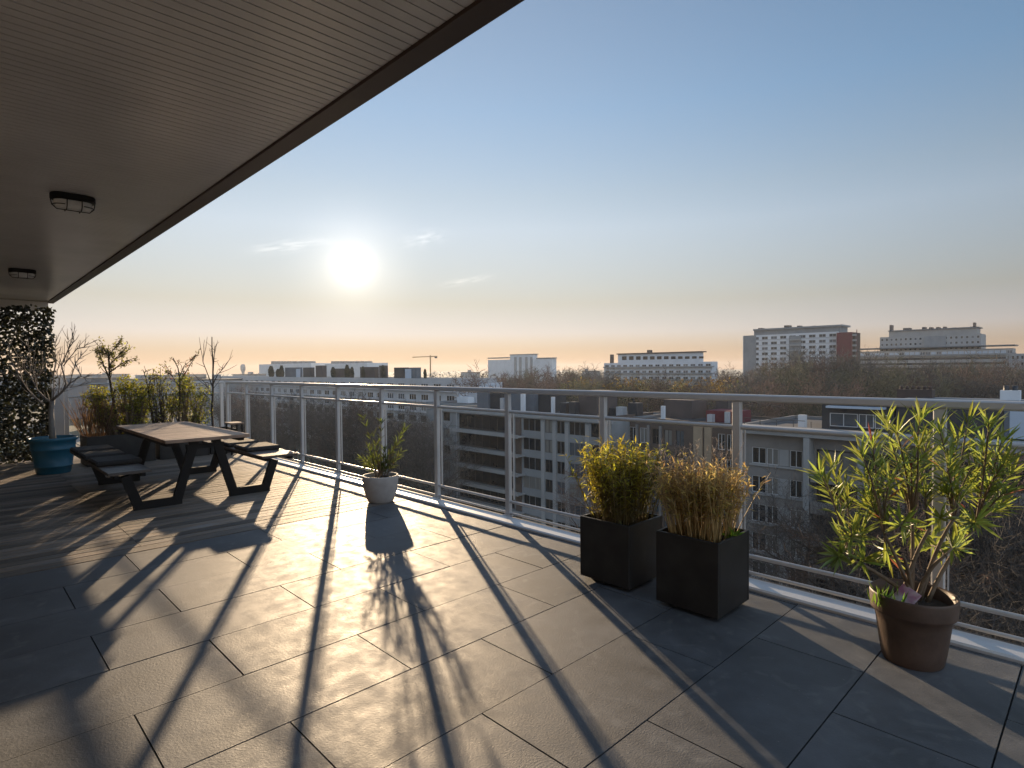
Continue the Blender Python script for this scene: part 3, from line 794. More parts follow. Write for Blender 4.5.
def bush(name, label, base, blobs, n, ll, mats, stemmat, cat='shrub'):
    """leafy bush: leaves and twigs spread through several uneven masses"""
    B = Vector(base); t = thing(name, label, cat, base); sb = MB(); fb = MB()
    for (px, py, ry, rz_, rx) in blobs:
        c = along(px, py) - B
        for _ in range(n):
            v = rv(1); 
            while v.length > 1: v = rv(1)
            v = v * (.35+.65*v.length)
            p = c + Vector((v.x*rx, v.y*ry, v.z*rz_))
            if p.z < .02: continue
            if R.random() < .10:
                q = Vector((R.uniform(-.08,.08)+p.x*.4, c.y*.6+R.uniform(-.05,.05), 0)); sb.tube([q, q.lerp(p,.55)+Vector((0,0,.06))+rv(.03), p], [.006,.004,.002], 4, cap=False)
            for _ in range(R.randint(1,3)):
                fb.leaf(p+rv(.03), rv(1)+UP*.1, UP+rv(.7), ll*R.uniform(.6,1.3), ll*.48, R.uniform(0,.3), 0 if R.random() < .7 else 1, simple=True)
    sb.build('stem', stemmat, t); fb.build('foliage', mats, t)
bush('shrub', 'bushy yellow green shrub around the foot of the small round headed tree', (XB, 2.05, .39),
     [(99,398,.22,.20,.16),(127,390,.24,.24,.18),(133,408,.28,.22,.2),(106,415,.2,.2,.15),(143,398,.2,.26,.18),(128,424,.3,.16,.2)], 400, .045, [M['shrub'], M['shrub_dark']], M['stem'])
bush('shrub', 'thin twiggy shrub with dull leaves in the middle of the row along the end railing', (XB, 2.55, .37),
     [(152,392,.16,.34,.14),(163,386,.17,.36,.14),(160,415,.26,.22,.18),(170,404,.16,.26,.16)], 170, .040, [M['shrub_dark'], M['shrub']], M['stem_dark'])
bush('shrub', 'upright shrub with yellow green leaves between the twiggy shrub and the bare sapling', (XB, 2.85, .37),
     [(184,386,.16,.22,.16),(178,404,.22,.24,.18),(200,398,.20,.26,.18),(196,418,.26,.18,.2)], 300, .043, [M['shrub'], M['shrub_dark']], M['stem'])
sapling('sapling', 'young tree with a few leaves at its forked tips, growing behind the upright shrub', 'tree', (XB, 2.75, .37),
        [([(179,430),(179,412),(180,395),(180,380),(178,368),(173,358)], .018), ([(180,382),(186,372),(193,360)], .010), ([(180,388),(172,376),(165,370)], .008), ([(180,376),(184,366),(195,357)], .007)], .02, (7, .042, .03), [M['shrub_dark'], M['olean_red']], M['stem_dark'], 8, tw=(.05,.14))
sapling('sapling', 'thin stem with sparse small leaves in the middle of the end railing', 'tree', (XB, 2.42, .37),
        [([(153,425),(150,405),(148,388),(146,378),(143,370)], .014), ([(149,396),(155,384),(153,370)], .008)], .02, (4, .036, .03), [M['shrub_dark'], M['shrub']], M['stem_dark'], 9, tw=(.06,.16))
sapling('sapling', 'tall leafless sapling with upright whip like shoots in the railing corner', 'tree', (XB+.02, 3.33, .35),
        [([(213,428),(212,410),(213,392),(213,378),(213,362),(212,350),(212,337)], .022), ([(213,388),(208,375),(203,362),(204,348)], .010), ([(213,384),(218,374),(224,368)], .010),
         ([(213,376),(214,360),(215,346)], .009), ([(212,396),(206,384),(201,378)], .008)], .02, None, [], M['stem_dark'], 8, tw=(.08,.26))

# ------------------------------------------------------------------ ivy screen at the end of the terrace
XI = -11.72
t = thing('ivy_screen', 'tall leafy ivy screen with light showing through its gaps, closing the end of the deck', 'screen', (XI, -.6, 0))
b = MB()
for yy_ in (-1.85, -.6, .65, 1.74):
    b = MB(); b.box(-.10, yy_-.012, 0, -.075, yy_+.012, 2.36); b.build('frame_post', M['black_metal'], t)
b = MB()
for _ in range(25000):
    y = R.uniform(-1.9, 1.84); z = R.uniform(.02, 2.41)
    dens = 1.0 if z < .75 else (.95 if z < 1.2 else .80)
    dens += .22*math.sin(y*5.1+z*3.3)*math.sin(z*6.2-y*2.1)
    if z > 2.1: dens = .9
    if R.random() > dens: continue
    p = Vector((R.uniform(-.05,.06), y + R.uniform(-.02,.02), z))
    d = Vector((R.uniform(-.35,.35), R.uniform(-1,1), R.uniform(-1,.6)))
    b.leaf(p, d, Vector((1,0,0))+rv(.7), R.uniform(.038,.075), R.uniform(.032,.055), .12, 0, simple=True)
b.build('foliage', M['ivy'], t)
# white wall post beside it
t = thing('white_post', 'pale square post between the ivy screen and the end railing', 'post', (-11.60, 1.265, 0))
M['white_paint'] = mat('aged_white_paint', (.58,.58,.60), .5, var=.08, scale=8, bump=.05, bscale=60, stain=.15, stain_scale=4)
b = MB(); b.bbox(-.05,-.075,0,.05,.075,1.12,.006); b.build('shaft', M['white_paint'], t)
b = MB(); b.bbox(-.06,-.085,1.1205,.06,.085,1.15,.005); b.build('cap', M['alu'], t)

# ------------------------------------------------------------------ ground, street
GZ = -24.0
M['ground'] = mat('winter_ground', (.075,.070,.045), .95, var=.35, scale=.08, tint=(.06,.075,.035), stain=.3, stain_scale=.03)
M['asphalt'] = mat('asphalt', (.05,.05,.052), .85, var=.2, scale=.5)
M['paving'] = mat('pavement', (.17,.165,.16), .85, var=.15, scale=.8)
b = MB(); b.face([(-6000,-1500,GZ),(3500,-1500,GZ),(3500,6000,GZ),(-6000,6000,GZ)]); struct(b.build('ground', M['ground']))
b = MB(); b.face([(-700,24,GZ+.02),(300,24,GZ+.02),(300,33,GZ+.02),(-700,33,GZ+.02)]); struct(b.build('road', M['asphalt']))
b = MB(); b.box(-700,33,GZ-.2,300,36.5,GZ+.13); b.box(-700,20.5,GZ-.2,300,24,GZ+.13); struct(b.build('pavement', M['paving']))

# ------------------------------------------------------------------ building kit
M['glass_dark'] = mat('window_glass', (.018,.021,.025), .08, var=.3, scale=.3, spec=.5)
M['glass_sky_tint'] = mat('window_glass_sky_tint', (.075,.09,.11), .10, var=.3, scale=.3, spec=.7)  # bluish base colour stands in for sky reflected in the pane
M['curtain'] = mat('curtained_window', (.17,.165,.155), .35, var=.25, scale=.6, stretch=(6,1,.2))
M['frame_w'] = mat('white_window_frame', (.52,.53,.55), .5, var=.05)
M['frame_m'] = mat('grey_window_frame', (.20,.21,.22), .5, var=.05)
M['frame_d'] = mat('dark_window_frame', (.06,.055,.05), .5, var=.1)
M['facade_grey'] = mat('grey_facade', (.225,.24,.255), .85, var=.10, scale=.5, stain=.16, stain_scale=.25, stretch=(1,1,.35))
M['facade_light'] = mat('pale_facade', (.30,.305,.31), .85, var=.08, scale=.5, stain=.14, stain_scale=.3, stretch=(1,1,.35))
M['facade_beige'] = mat('beige_grey_facade', (.215,.205,.20), .85, var=.10, scale=.5, stain=.16, stain_scale=.3, stretch=(1,1,.35))
M['facade_cream'] = mat('long_block_facade', (.44,.445,.46), .8, var=.07, scale=.3, stain=.12, stain_scale=.12)
M['facade_white'] = mat('white_facade', (.62,.64,.67), .8, var=.07, scale=.3, stain=.10, stain_scale=.12)
M['facade_brown'] = mat('brown_facade', (.105,.080,.068), .85, var=.18, scale=.6, stain=.2, stain_scale=.3)
M['sand'] = mat('sandy_panel', (.33,.255,.18), .85, var=.12, scale=.8)
M['brick_red'] = mat('red_brick', (.135,.026,.032), .85, var=.14, scale=.5)
M['brick_dark'] = mat('dark_brick', (.070,.048,.042), .9, var=.2, scale=1.5)
M['roof_felt'] = mat('roof_felt', (.062,.064,.070), .8, var=.25, scale=.25, stain=.25, stain_scale=.1)
M['roof_pale'] = mat('pale_roof_gravel', (.25,.245,.24), .9, var=.12, scale=.2)
M['hut_blue'] = mat('blue_grey_cladding', (.10,.12,.145), .6, var=.15, scale=.7)
M['hut_dark'] = mat('dark_cladding', (.030,.032,.038), .55, var=.2, scale=.7)
M['hut_brown'] = mat('brown_cladding', (.075,.060,.058), .7, var=.15, scale=.7)
M['zinc'] = mat('pale_metal', (.42,.44,.47), .45, metal=.3, var=.1, scale=2)
M['panel_blue'] = mat('pale_blue_panel', (.40,.47,.56), .4, var=.06, scale=1)
_wm = {}
def window_mesh(w, h, nm, frame, pane, simple):
    """frame ring with nm mullions; origin bottom left, glass recessed"""
    key = (round(w,2), round(h,2), nm, frame, pane, simple)
    if key in _wm: return _wm[key]
    f = .07 if not simple else min(.12, w*.08); b = MB()
    b.box(0,.03,0,w,.10,f); b.box(0,.03,h-f,w,.10,h); b.box(0,.03,f,f,.10,h-f); b.box(w-f,.03,f,w,.10,h-f)
    for k in range(nm):
        x = w*(k+1)/(nm+1); b.box(x-f/2,.032,f,x+f/2,.098,h-f)
    p = MB(); p.box(f*.5,.072,f*.5,w-f*.5,.09,h-f*.5)
    if simple:
        for q, mm, sm in zip(p.f, p.m, p.sm): pass
        n = len(b.v); b.v += p.v; b.f += [tuple(i+n for i in q) for q in p.f]; b.m += [1]*len(p.f); b.sm += p.sm
        _wm[key] = (b.mesh('window', [M[frame], M[pane]]), None)
    else:
        _wm[key] = (b.mesh('window', M[frame]), p.mesh('pane', M[pane]))
    return _wm[key]
def facade(mb, x0, x1, z0, z1, ops, rec, y=0.0, m=0):
    """front wall facing -Y with real openings and reveals"""
    xs = sorted({x0, x1, *[o[0] for o in ops], *[o[2] for o in ops]}); zs = sorted({z0, z1, *[o[1] for o in ops], *[o[3] for o in ops]})
    xs = [x for x in xs if x0 <= x <= x1]; zs = [z for z in zs if z0 <= z <= z1]
    for a, c in zip(xs, xs[1:]):
        for d, e in zip(zs, zs[1:]):
            mx, mz = (a+c)/2, (d+e)/2
            if any(o[0] < mx < o[2] and o[1] < mz < o[3] for o in ops): continue
            mb.face([(a,y,d),(c,y,d),(c,y,e),(a,y,e)], m)
    for o in ops:
        a, d, c, e = o[:4]; k = y+rec
        mb.face([(a,y,d),(c,y,d),(c,k,d),(a,k,d)], m); mb.face([(a,k,e),(c,k,e),(c,y,e),(a,y,e)], m)
        mb.face([(a,y,d),(a,k,d),(a,k,e),(a,y,e)], m); mb.face([(c,k,d),(c,y,d),(c,y,e),(c,k,e)], m)
class Building:
    def __init__(s, name, label, cat, X0, X1, Yf, depth, zt, wall, roof='roof_felt', group=None, zb=GZ, parapet=.35):
        s.X0, s.Yf, s.zb, s.W, s.H, s.D = X0, Yf, zb, X1-X0, zt-zb, depth
        s.t = thing(name, label, cat, (X0, Yf, zb), 0, group); s.ops = []; s.wall = wall; s.roof = roof; s.par = parapet; s.n = 0; s.extra = MB()
    def x(s, px, py=430): return y_pt(px, py, s.Yf).x - s.X0
    def z(s, py, px): return y_pt(px, py, s.Yf).z - s.zb
    def window(s, x0, z0, x1, z1, nm=1, frame='frame_w', pane=None, simple=False, rec=.14, y=0.0, cut=True):
        if cut: s.ops.append((x0, z0, x1, z1))
        pane = pane or R.choice(['glass_dark','glass_dark','glass_dark','curtain','glass_sky_tint'])
        if s.n >= 100: return
        s.n += 1
        f, p = window_mesh(x1-x0, z1-z0, nm, frame, pane, simple)
        o = obj('window', f, s.t, (x0, y+rec-.10, z0))
        if p: obj('pane', p, o)
        return o
    def finish(s, rec=.14, sec=None):
        b = MB(); W_, H_, D_ = s.W, s.H, s.D
        facade(b, 0, W_, 0, H_, s.ops, rec)
        b.face([(W_,0,0),(W_,D_,0),(W_,D_,H_),(W_,0,H_)]); b.face([(0,D_,0),(0,0,0),(0,0,H_),(0,D_,H_)]); b.face([(W_,D_,0),(0,D_,0),(0,D_,H_),(W_,D_,H_)])
        p = .3
        if s.par > 0:   # parapet ring
            h0 = H_ - s.par
            for q in ([(0,0),(W_,0),(W_-p,p),(p,p)], [(W_,0),(W_,D_),(W_-p,D_-p),(W_-p,p)], [(W_,D_),(0,D_),(p,D_-p),(W_-p,D_-p)], [(0,D_),(0,0),(p,p),(p,D_-p)]):
                b.face([(x_, y_, H_) for x_, y_ in q])
            for q in ([(p,p),(W_-p,p)], [(W_-p,p),(W_-p,D_-p)], [(W_-p,D_-p),(p,D_-p)], [(p,D_-p),(p,p)]):
                (a, c), (d, e) = q; b.face([(d,e,h0),(a,c,h0),(a,c,H_),(d,e,H_)])
        s.w = b.build('wall', M[s.wall], s.t)
        r = MB(); k = p if s.par > 0 else 0; z_ = H_ - s.par if s.par > 0 else H_ + .004
        r.box(k+.002, k+.002, z_-.25, W_-k-.002, D_-k-.002, z_); s.r = r.build('roof', M[s.roof], s.t)
        # dark rooms behind the panes
        c = MB(); c.box(.3, rec+.25, .1, W_-.3, D_-.3, H_-.8, skip=''); c.build('core', M['hut_dark'], s.t)
        s.zr = z_; return s
    def part(s, name, m, boxes, parent=None, ch=.0):
        b = MB()
        for q in boxes: b.box(*q) if not ch else b.bbox(*q, ch)
        return b.build(name, M[m], parent or s.t)
    def rbox(s, name, m, px0, px1, py_top, dy, dd, label=None, z0=None, parent=None):
        """box on the roof, dy behind the facade"""
        Y = s.Yf + dy; x0 = y_pt(px0, py_top, Y).x - s.X0; x1 = y_pt(px1, py_top, Y).x - s.X0; zt = y_pt((px0+px1)/2, py_top, Y).z - s.zb
        o = s.part(name, m, [(x0, dy, (s.zr if z0 is None else z0), x1, dy+dd, zt)], parent)
        if label: o['label'] = label
        return o, (x0, x1, zt)

# --- grey apartment building straight across the street
Y1 = 62.0
zt = y_pt(523, 413.5, Y1).z
X0 = y_pt(440, 430, Y1).x; X1 = y_pt(612, 430, Y1).x
B = Building('apartment_building', 'grey apartment block with a stack of long pale edged balconies beside its window bands', 'building', X0, X1, Y1, 14, zt, 'facade_grey')
fl = [(-6.0-2.87*k) - GZ for k in range(6)]      # window heads
xa = [B.x(p) for p in (523, 540.5, 545, 552.5, 556.5, 564.5, 569, 585)]
for k, zh in enumerate(fl):
    for i, (a, c) in enumerate(((0,1),(2,3),(4,5),(6,7))):
        B.window(xa[a], zh-1.85, xa[c], zh, 2 if i in (0,3) else 1, 'frame_m' if i != 1 else 'frame_d', R.choice(['glass_dark','glass_sky_tint','glass_dark','curtain']))
    B.window(B.x(591), zh-1.85, B.x(605), zh, 2, 'frame_d', 'glass_dark')
    B.window(B.x(443.5), zh-1.5, B.x(450), zh, 1, 'frame_d', R.choice(['glass_dark','curtain']))
    B.ops.append((B.x(459), zh-2.55, B.x(514), zh-.05))
B.finish(rec=.14)
# deep balcony bays: floors, dark glass back wall, long pale edges
bx0, bx1 = B.x(459), B.x(514)
for k, zh in enumerate(fl):
    w = B.window(bx0+.3, zh-2.45, bx1-.3, zh-.15, 6, 'frame_d', 'glass_dark', rec=.24, cut=False)
    bal = B.part('balcony', 'facade_light', [(bx0-.5,-1.55,zh-2.87,bx1+2.4,-.01,zh-2.67),(bx0-.5,-1.60,zh-2.95,bx1+2.4,-1.552,zh-2.40)])
    rb = MB()
    rb.box(bx0-.5,-1.59,zh-2.02,bx1+2.4,-1.55,zh-1.97); rb.build('balcony_rail', M['frame_d'], bal)
B.part('drainpipe', 'zinc', [(B.x(457)-.1,-.12,2,B.x(457)+.06,-.002,B.H-.5)])
B.part('stair_strip', 'facade_brown', [(B.x(516.5),-.22,1,B.x(521.5),-.003,B.H-.7)])
for p in (543, 554.5, 567, 587.5):
    B.part('pier', 'facade_light', [(B.x(p)-.34,-.10,2,B.x(p)+.30,-.003,B.H-1.0)])
B.part('cornice', 'facade_light', [(-.2,-.35,B.H-.55,B.W+.2,-.004,B.H-.2)])
B.rbox('roof_hut', 'hut_blue', 477, 488, 391, 7, 3.5); B.rbox('roof_hut', 'hut_dark', 488.5, 501, 391.5, 7.5, 4); o, _ = B.rbox('roof_hut', 'hut_blue', 509, 534, 391.5, 7, 4)
B.rbox('roof_hut', 'hut_dark', 535, 550, 393.5, 8, 4); B.rbox('roof_hut', 'hut_brown', 578.5, 597, 391, 6, 5)
B.rbox('chimney', 'facade_white', 520.5, 523.5, 394, 5.5, .5); B.rbox('chimney', 'facade_white', 551, 553, 397, 6, .5)
B.rbox('roof_vent', 'zinc', 500, 503, 398, 6, .7); B.rbox('roof_vent', 'hut_dark', 560, 566, 403, 5, 1.2); B.rbox('roof_vent', 'hut_dark', 569, 575, 402, 4, 1.0)

# --- darker brown building between the two grey ones
zk = y_pt(660, 419, 66).z
K = Building('apartment_building', 'low brown block with a sandy panel, half hidden behind the straw coloured bamboo', 'building', y_pt(613,430,66).x, y_pt(741,430,66).x, 66.0, 12, zk, 'facade_brown')
for k in range(6):
    zh = K.H - 1.3 - 2.95*k
    for p in (618, 629, 640, 652, 664, 676): K.window(K.x(p), zh-2.0, K.x(p+8), zh, 1, 'frame_w' if p in (629,640) else 'frame_d', R.choice(['glass_dark','glass_sky_tint','curtain']))
    for p in (718, 727): K.window(K.x(p), zh-1.9, K.x(p+7), zh, 1, 'frame_w', 'glass_dark')
K.finish()
K.part('sandy_panel', 'sand', [(K.x(694),-.18,1,K.x(703),-.003,K.H-.6),(K.x(705),-.18,1,K.x(712),-.003,K.H-.6)])
for p in (626.5, 637.5, 649, 661): K.part('pier', 'facade_beige', [(K.x(p)-.15,-.30,1,K.x(p)+.15,-.003,K.H-.9)])
K.rbox('roof_hut', 'hut_brown', 664, 692, 400, 6, 4); K.rbox('chimney', 'facade_white', 660.8, 663.8, 406, 3.5, .45); K.rbox('roof_vent', 'hut_dark', 628, 637, 403, 5, 1.5)
K.rbox('mast', 'hut_dark', 632.5, 634, 396.5, 5.5, .15); K.rbox('roof_vent', 'zinc', 616, 623, 407, 4, 1); K.rbox('roof_vent', 'hut_dark', 609, 614, 408, 4, 1)
K.rbox('roof_hut', 'brick_red', 706, 737, 411, 4, 4); K.rbox('chimney', 'zinc', 724.5, 728.5, 412, 2.5, .5); K.rbox('roof_vent', 'zinc', 707, 712, 414.5, 2.5, .8); K.rbox('roof_hut', 'hut_brown', 716, 728, 400, 9, 3)

# --- beige grey building at the right
Y2 = 62.0
zt = y_pt(755, 424.5, Y2).z
J = Building('apartment_building', 'beige grey apartment block with white framed windows, deep loggias and a dark penthouse', 'building', y_pt(741,430,Y2).x, 12.0, Y2, 15, zt, 'facade_beige')
rows = [(-7.19,-8.91),(-10.24,-12.02),(-13.27,-15.15),(-16.32,-18.25),(-19.45,-21.2)]
for a, c in rows:
    a -= GZ; c -= GZ
    J.window(J.x(752), c, J.x(766), a, 1, 'frame_w', 'glass_dark'); J.window(J.x(766.6), c, J.x(778.5), a, 1, 'frame_w', R.choice(['glass_dark','curtain']))
    J.window(J.x(790), c, J.x(802.5), a, 1, 'frame_w', R.choice(['glass_dark','curtain']))
    lx0 = J.x(816.5)
    J.ops.append((lx0, c-.75, J.W-.5, a+.35))
J.finish(rec=.14)
for a, c in rows:
    a -= GZ; c -= GZ
    J.part('sill', 'facade_light', [(J.x(750),-.22,c-.22,J.x(804),-.004,c-.03)])
    J.part('infill', 'facade_light', [(J.x(779.5),-.05,c+.02,J.x(789),-.003,a-.02)])
    fb_ = J.part('loggia', 'facade_beige', [(lx0-.1,-1.25,c-1.0,J.W-.4,.16,c-.80),(lx0-.1,-1.35,c-1.05,J.W-.4,-1.20,c+.18)])
    n_ = 7; ww = (J.W-.9-lx0)/n_
    for j in range(n_): J.window(lx0+.2+ww*j, c-.70, lx0+ww*(j+1)-.2, a+.25, 1, 'frame_d', R.choice(['glass_dark','glass_dark','curtain']), rec=.26, cut=False)
for p in (864, 905, 960, 1040): J.part('column', 'facade_light', [(J.x(p)-.22,-1.15,.5,J.x(p)+.22,-.75,J.H-.9)])
J.part('pier', 'facade_light', [(J.x(811.5)-.30,-1.38,.5,J.x(811.5)+.25,-.004,J.H-.9)])
J.part('cornice', 'facade_light', [(-.15,-1.5,J.H-.42,J.W,-.006,J.H-.02),(-.10,-1.3,J.H-.85,J.W,-.008,J.H-.425)])
ph, (p0, p1, pz) = J.rbox('penthouse', 'hut_dark', 822, 893, 404, 3.5, 7, None)
gx0, gx1 = y_pt(830,420,Y2+3.5).x - J.X0, y_pt(859,420,Y2+3.5).x - J.X0
for q0, q1 in ((830,858),(859,874),(875,889)):
    u0, u1 = y_pt(q0,420,Y2+3.5).x - J.X0, y_pt(q1,420,Y2+3.5).x - J.X0
    o = J.window(u0, J.zr+.35, u1, pz-1.0, 1, 'frame_w', 'glass_sky_tint', rec=.02, y=3.44, cut=False); o.location.y = 3.40
J.part('awning', 'panel_blue', [(y_pt(827,405,Y2+2.6).x-J.X0, 2.2, pz-.42, y_pt(884,405,Y2+2.6).x-J.X0, 3.49, pz-.22)], ph)
J.part('roof_edge', 'hut_blue', [(p0-.3, 3.2, pz+.003, p1+.3, 10.8, pz+.15)], ph)
p2, (r0, r1, rz2) = J.rbox('penthouse', 'hut_dark', 896, 1045, 403.5, 4, 8)
J.part('roof_edge', 'hut_blue', [(r0-.2, 3.7, rz2+.003, r1+.3, 12.2, rz2+.13)], p2)
q0, q1 = y_pt(1008,420,Y2+3.8).x-J.X0, y_pt(1034,420,Y2+3.8).x-J.X0
J.part('door_panel', 'panel_blue', [(q0+.1, 3.80, J.zr+.15, q1, 3.96, rz2-.55)], p2); J.part('door_frame', 'hut_blue', [(q0-.25, 3.75, J.zr+.1, q0+.08, 3.97, rz2-.4)], p2)
J.rbox('chimney', 'facade_white', 798, 805, 415, 1.6, .6); 
ch, (c0, c1, cz) = J.rbox('chimney', 'facade_white', 1000, 1020, 390.5, 9, 1.2, 'white chimney with two dark cowls')
for f_ in (.28, .72):
    cb_ = MB(); cb_.tube([(c0+(c1-c0)*f_, 9.6, cz-.5),(c0+(c1-c0)*f_, 9.6, cz+.45)], .22, 10); cb_.build('cowl', M['hut_dark'], ch)
ch, (c0, c1, cz) = J.rbox('chimney', 'brick_dark', 897, 932, 389.5, 10, 1.5, 'long dark brick chimney with a row of pots')
for j in range(6):
    cb_ = MB(); cb_.tube([(c0+(c1-c0)*(j+.5)/6, 10.7, cz-.02),(c0+(c1-c0)*(j+.5)/6, 10.7, cz+.35)], .16, 8); cb_.build('chimney_pot', M['brick_dark'], ch)
J.part('roof_rail', 'frame_d', [(.3,.1,J.H+.62,p0-.5,.15,J.H+.68)] + [(.3+1.7*k,.1,J.H,.35+1.7*k,.15,J.H+.62) for k in range(6)])

# --- long white block farther back with penthouses on its roof
Yb = 95.0
zt = y_pt(430, 378.5, Yb).z
Bx0, Bx1 = y_pt(214,378,Yb).x, y_pt(457,380,Yb).x
L = Building('apartment_block', 'very long white apartment block with a flat pale roof and dark roof pavilions', 'building', Bx0, Bx1, Yb, 14, zt, 'facade_cream', 'roof_pale')
n_ = 33; wS = L.W/n_
for r_ in range(3):
    for j in range(n_):
        z1 = L.H - 1.4 - 3.0*r_; L.window(j*wS+1.2, z1-1.7, (j+1)*wS-1.2, z1, 2, 'frame_w', R.choice(['glass_dark','glass_dark','glass_sky_tint','curtain']), simple=True)
L.finish()
ob = MB()
for r_ in range(3, 8):
    for j in range(n_): ob.box(j*wS+1.2, -.05, L.H-3.1-3.0*r_, (j+1)*wS-1.2, -.003, L.H-1.4-3.0*r_)
tag(ob.build('window', M['glass_dark'], L.t), kind='stuff')
for r_ in range(1, 8): L.part('sill', 'facade_cream', [(.2,-.7,L.H-3.55-3*(r_-1),L.W-.2,-.004,L.H-3.35-3*(r_-1))])
for a, c, tp, m_ in ((285,302,367.5,'hut_blue'),(303,314,367.5,'hut_dark'),(315.5,326,365.5,'hut_brown'),(334,353,368.5,'hut_brown'),(360,378,367,'hut_brown'),(379,387,365.5,'hut_brown'),(394,408,367.5,'hut_dark'),(409,420,367.5,'hut_blue')):
    L.rbox('penthouse', m_, a, c-3.5, tp, 5, 1.6)
for a, c, tp in ((296,300,369),(405,411,369)): L.rbox('roof_door', 'panel_blue', a, c, tp, 4.9, .095)
M['evergreen'] = leafmat('evergreen_leaf', (.022,.028,.016), .2, .4, (.04,.05,.02))
sb = MB()
for _ in range(900):
    v = rv(1)
    while v.length > 1: v = rv(1)
    z_ = v.z*.5+.5
    sb.leaf(Vector((v.x*.42*(1.15-.5*z_), v.y*.42*(1.15-.5*z_), z_)), rv(1), UP+rv(.8), .16, .12, .1, simple=True)
sme = sb.mesh('foliage', M['evergreen'])
for px, top, wpx in ((271,366,6),(281.5,365.5,5),(278,369,5),(333,367,5),(347,364.8,5.5),(383,365.3,5),(352,367,4),(425,369,3.5),(363,366.5,4)):
    p = y_pt(px, top, Yb+3.5); base_z = L.zb + L.zr; D_ = (p - CAM).dot(RW @ Vector((0,0,-1)))
    w_ = wpx/F*D_*1.15; o = obj('roof_shrub', sme, None, (p.x, Yb+3.5, base_z), 0, (w_, w_, p.z-base_z))
    tag(o, 'dark clipped evergreen standing on the roof edge of the very long white block', 'shrub', 'clipped evergreens on the long white roof')

# --- sunlit canopy and pale sheds on roofs between
Wt = Building('workshop', 'low flat building with white roof sheds, beyond the balconies of the grey block', 'building', y_pt(452,396,92).x, y_pt(545,396,92).x, 84, 20, y_pt(500,406,84).z, 'facade_grey')
Wt.finish()
Wt.rbox('shed', 'facade_white', 457, 468, 397, 6, 3); Wt.rbox('shed', 'zinc', 468, 476, 393.5, 8, 3); Wt.rbox('shed', 'facade_white', 459, 463, 394, 9, 2)
b = MB(); pA = y_pt(481,387,104); pB = y_pt(502,382,104)
b.face([(pA.x-Wt.X0, 20.1, pA.z-GZ-1.2),(pB.x-Wt.X0, 20.1, pA.z-GZ-1.2),(pB.x-Wt.X0, 20.1, pB.z-GZ),(pA.x-Wt.X0+2.5, 20.1, pB.z-GZ-.4)])
b.box(pA.x-Wt.X0, 14, Wt.zr, pB.x-Wt.X0, 20, pA.z-GZ+.3); b.build('skylight', M['facade_white'], Wt.t)

# --- distant blocks
def slab(name, label, px0, px1, py_l, Y, depth, wall, rows, cols, fh=2.8, ww=.62, wh=1.5, frame='frame_w', steps=(), roof='roof_felt', skipcols=(), panes=None, zb=GZ):
    X0, X1 = y_pt(px0, py_l, Y).x, y_pt(px1, py_l, Y).x
    b = Building(name, label, 'building', X0, X1, Y, depth, y_pt(px1, py_l, Y).z, wall, roof, zb=zb)
    cw = b.W/cols
    for r_ in range(rows):
        for j in range(cols):
            if j in skipcols: continue
            z1 = b.H - .9 - fh*r_
            b.window(j*cw+cw*(1-ww)/2, z1-wh, (j+1)*cw-cw*(1-ww)/2, z1, 1 if cw*ww > 1.6 else 0, frame, R.choice(panes) if panes else None, simple=True)
    b.finish(); return b
Fb = slab('tower_block', 'tall white apartment block with a grid of dark windows, left of the red brick tower', 743, 838, 331.5, 320, 16, 'facade_white', 10, 10, 2.85, .68, 1.6, panes=['glass_dark','glass_dark','glass_sky_tint'])
Fb.rbox('top_storey', 'facade_grey', 754, 840, 328.5, 1.5, 12); Fb.rbox('roof_edge', 'facade_grey', 753, 842, 326.8, .5, 13.5, z0=y_pt(800,328.4,321).z-GZ)
for a, c, tp in ((784,789,325.3),(797,800,325.6),(825,829,325.3),(833,836,324.8),(758,762,328),(812,816,325.7)): Fb.rbox('roof_hut', 'hut_brown', a, c, tp, 5, 4)
Fb.rbox('recess_strip', 'facade_grey', 789, 801, 336, -.4, .39, z0=2)
Fb.rbox('end_strip', 'facade_grey', 743.5, 756, 335.5, -.3, .29, z0=2)
for k in range(6): Fb.rbox('balcony', 'facade_light', 789.5, 800.5, 339+5.3*k, -1.6, 1.19, z0=y_pt(795,340.6+5.3*k,319).z-GZ)
Rb = slab('brick_tower', 'red brick tower attached to the right end of the tall white block', 836.5, 851.5, 332, 318, 14, 'brick_red', 0, 1)
Rb.rbox('stair_tower', 'brick_dark', 852, 855.5, 332.5, 2, 8, z0=0)
for k in range(5): Rb.rbox('balcony', 'facade_light', 852.3, 855.8, 334+5.2*k, .6, 1.39, z0=y_pt(853,336+5.2*k,320).z-GZ)
Rb.rbox('mast', 'brick_red', 856.4, 857.0, 329.5, 4, .4, z0=0)
Eb = slab('apartment_block', 'broad cream apartment block with balcony bands above the autumn trees, near the middle', 604, 712, 361.5, 230, 5, 'facade_white', 3, 16, 2.75, .66, 1.5, panes=['glass_dark','glass_dark','glass_sky_tint','curtain'])
Eb.rbox('top_storey', 'facade_white', 618, 700, 353.5, 1.5, 3); Eb.rbox('roof_edge', 'hut_brown', 616.5, 702, 352.3, .8, 4, z0=y_pt(660,353.4,232).z-GZ)
for p in range(622, 700, 7): Eb.rbox('top_window', 'glass_dark', p, p+4.5, 356.3, 1.42, .07, z0=y_pt(660,359.3,231.4).z-GZ)
Eb.rbox('chimney', 'hut_brown', 610, 611.5, 354.5, 4, 2); Eb.rbox('chimney', 'hut_brown', 647, 650, 350, 6, 2)
for k in range(4): Eb.rbox('balcony', 'facade_light', 603, 713, 366.3+6.3*k, -1.3, 1.29, z0=y_pt(660,367.6+6.3*k,229).z-GZ)
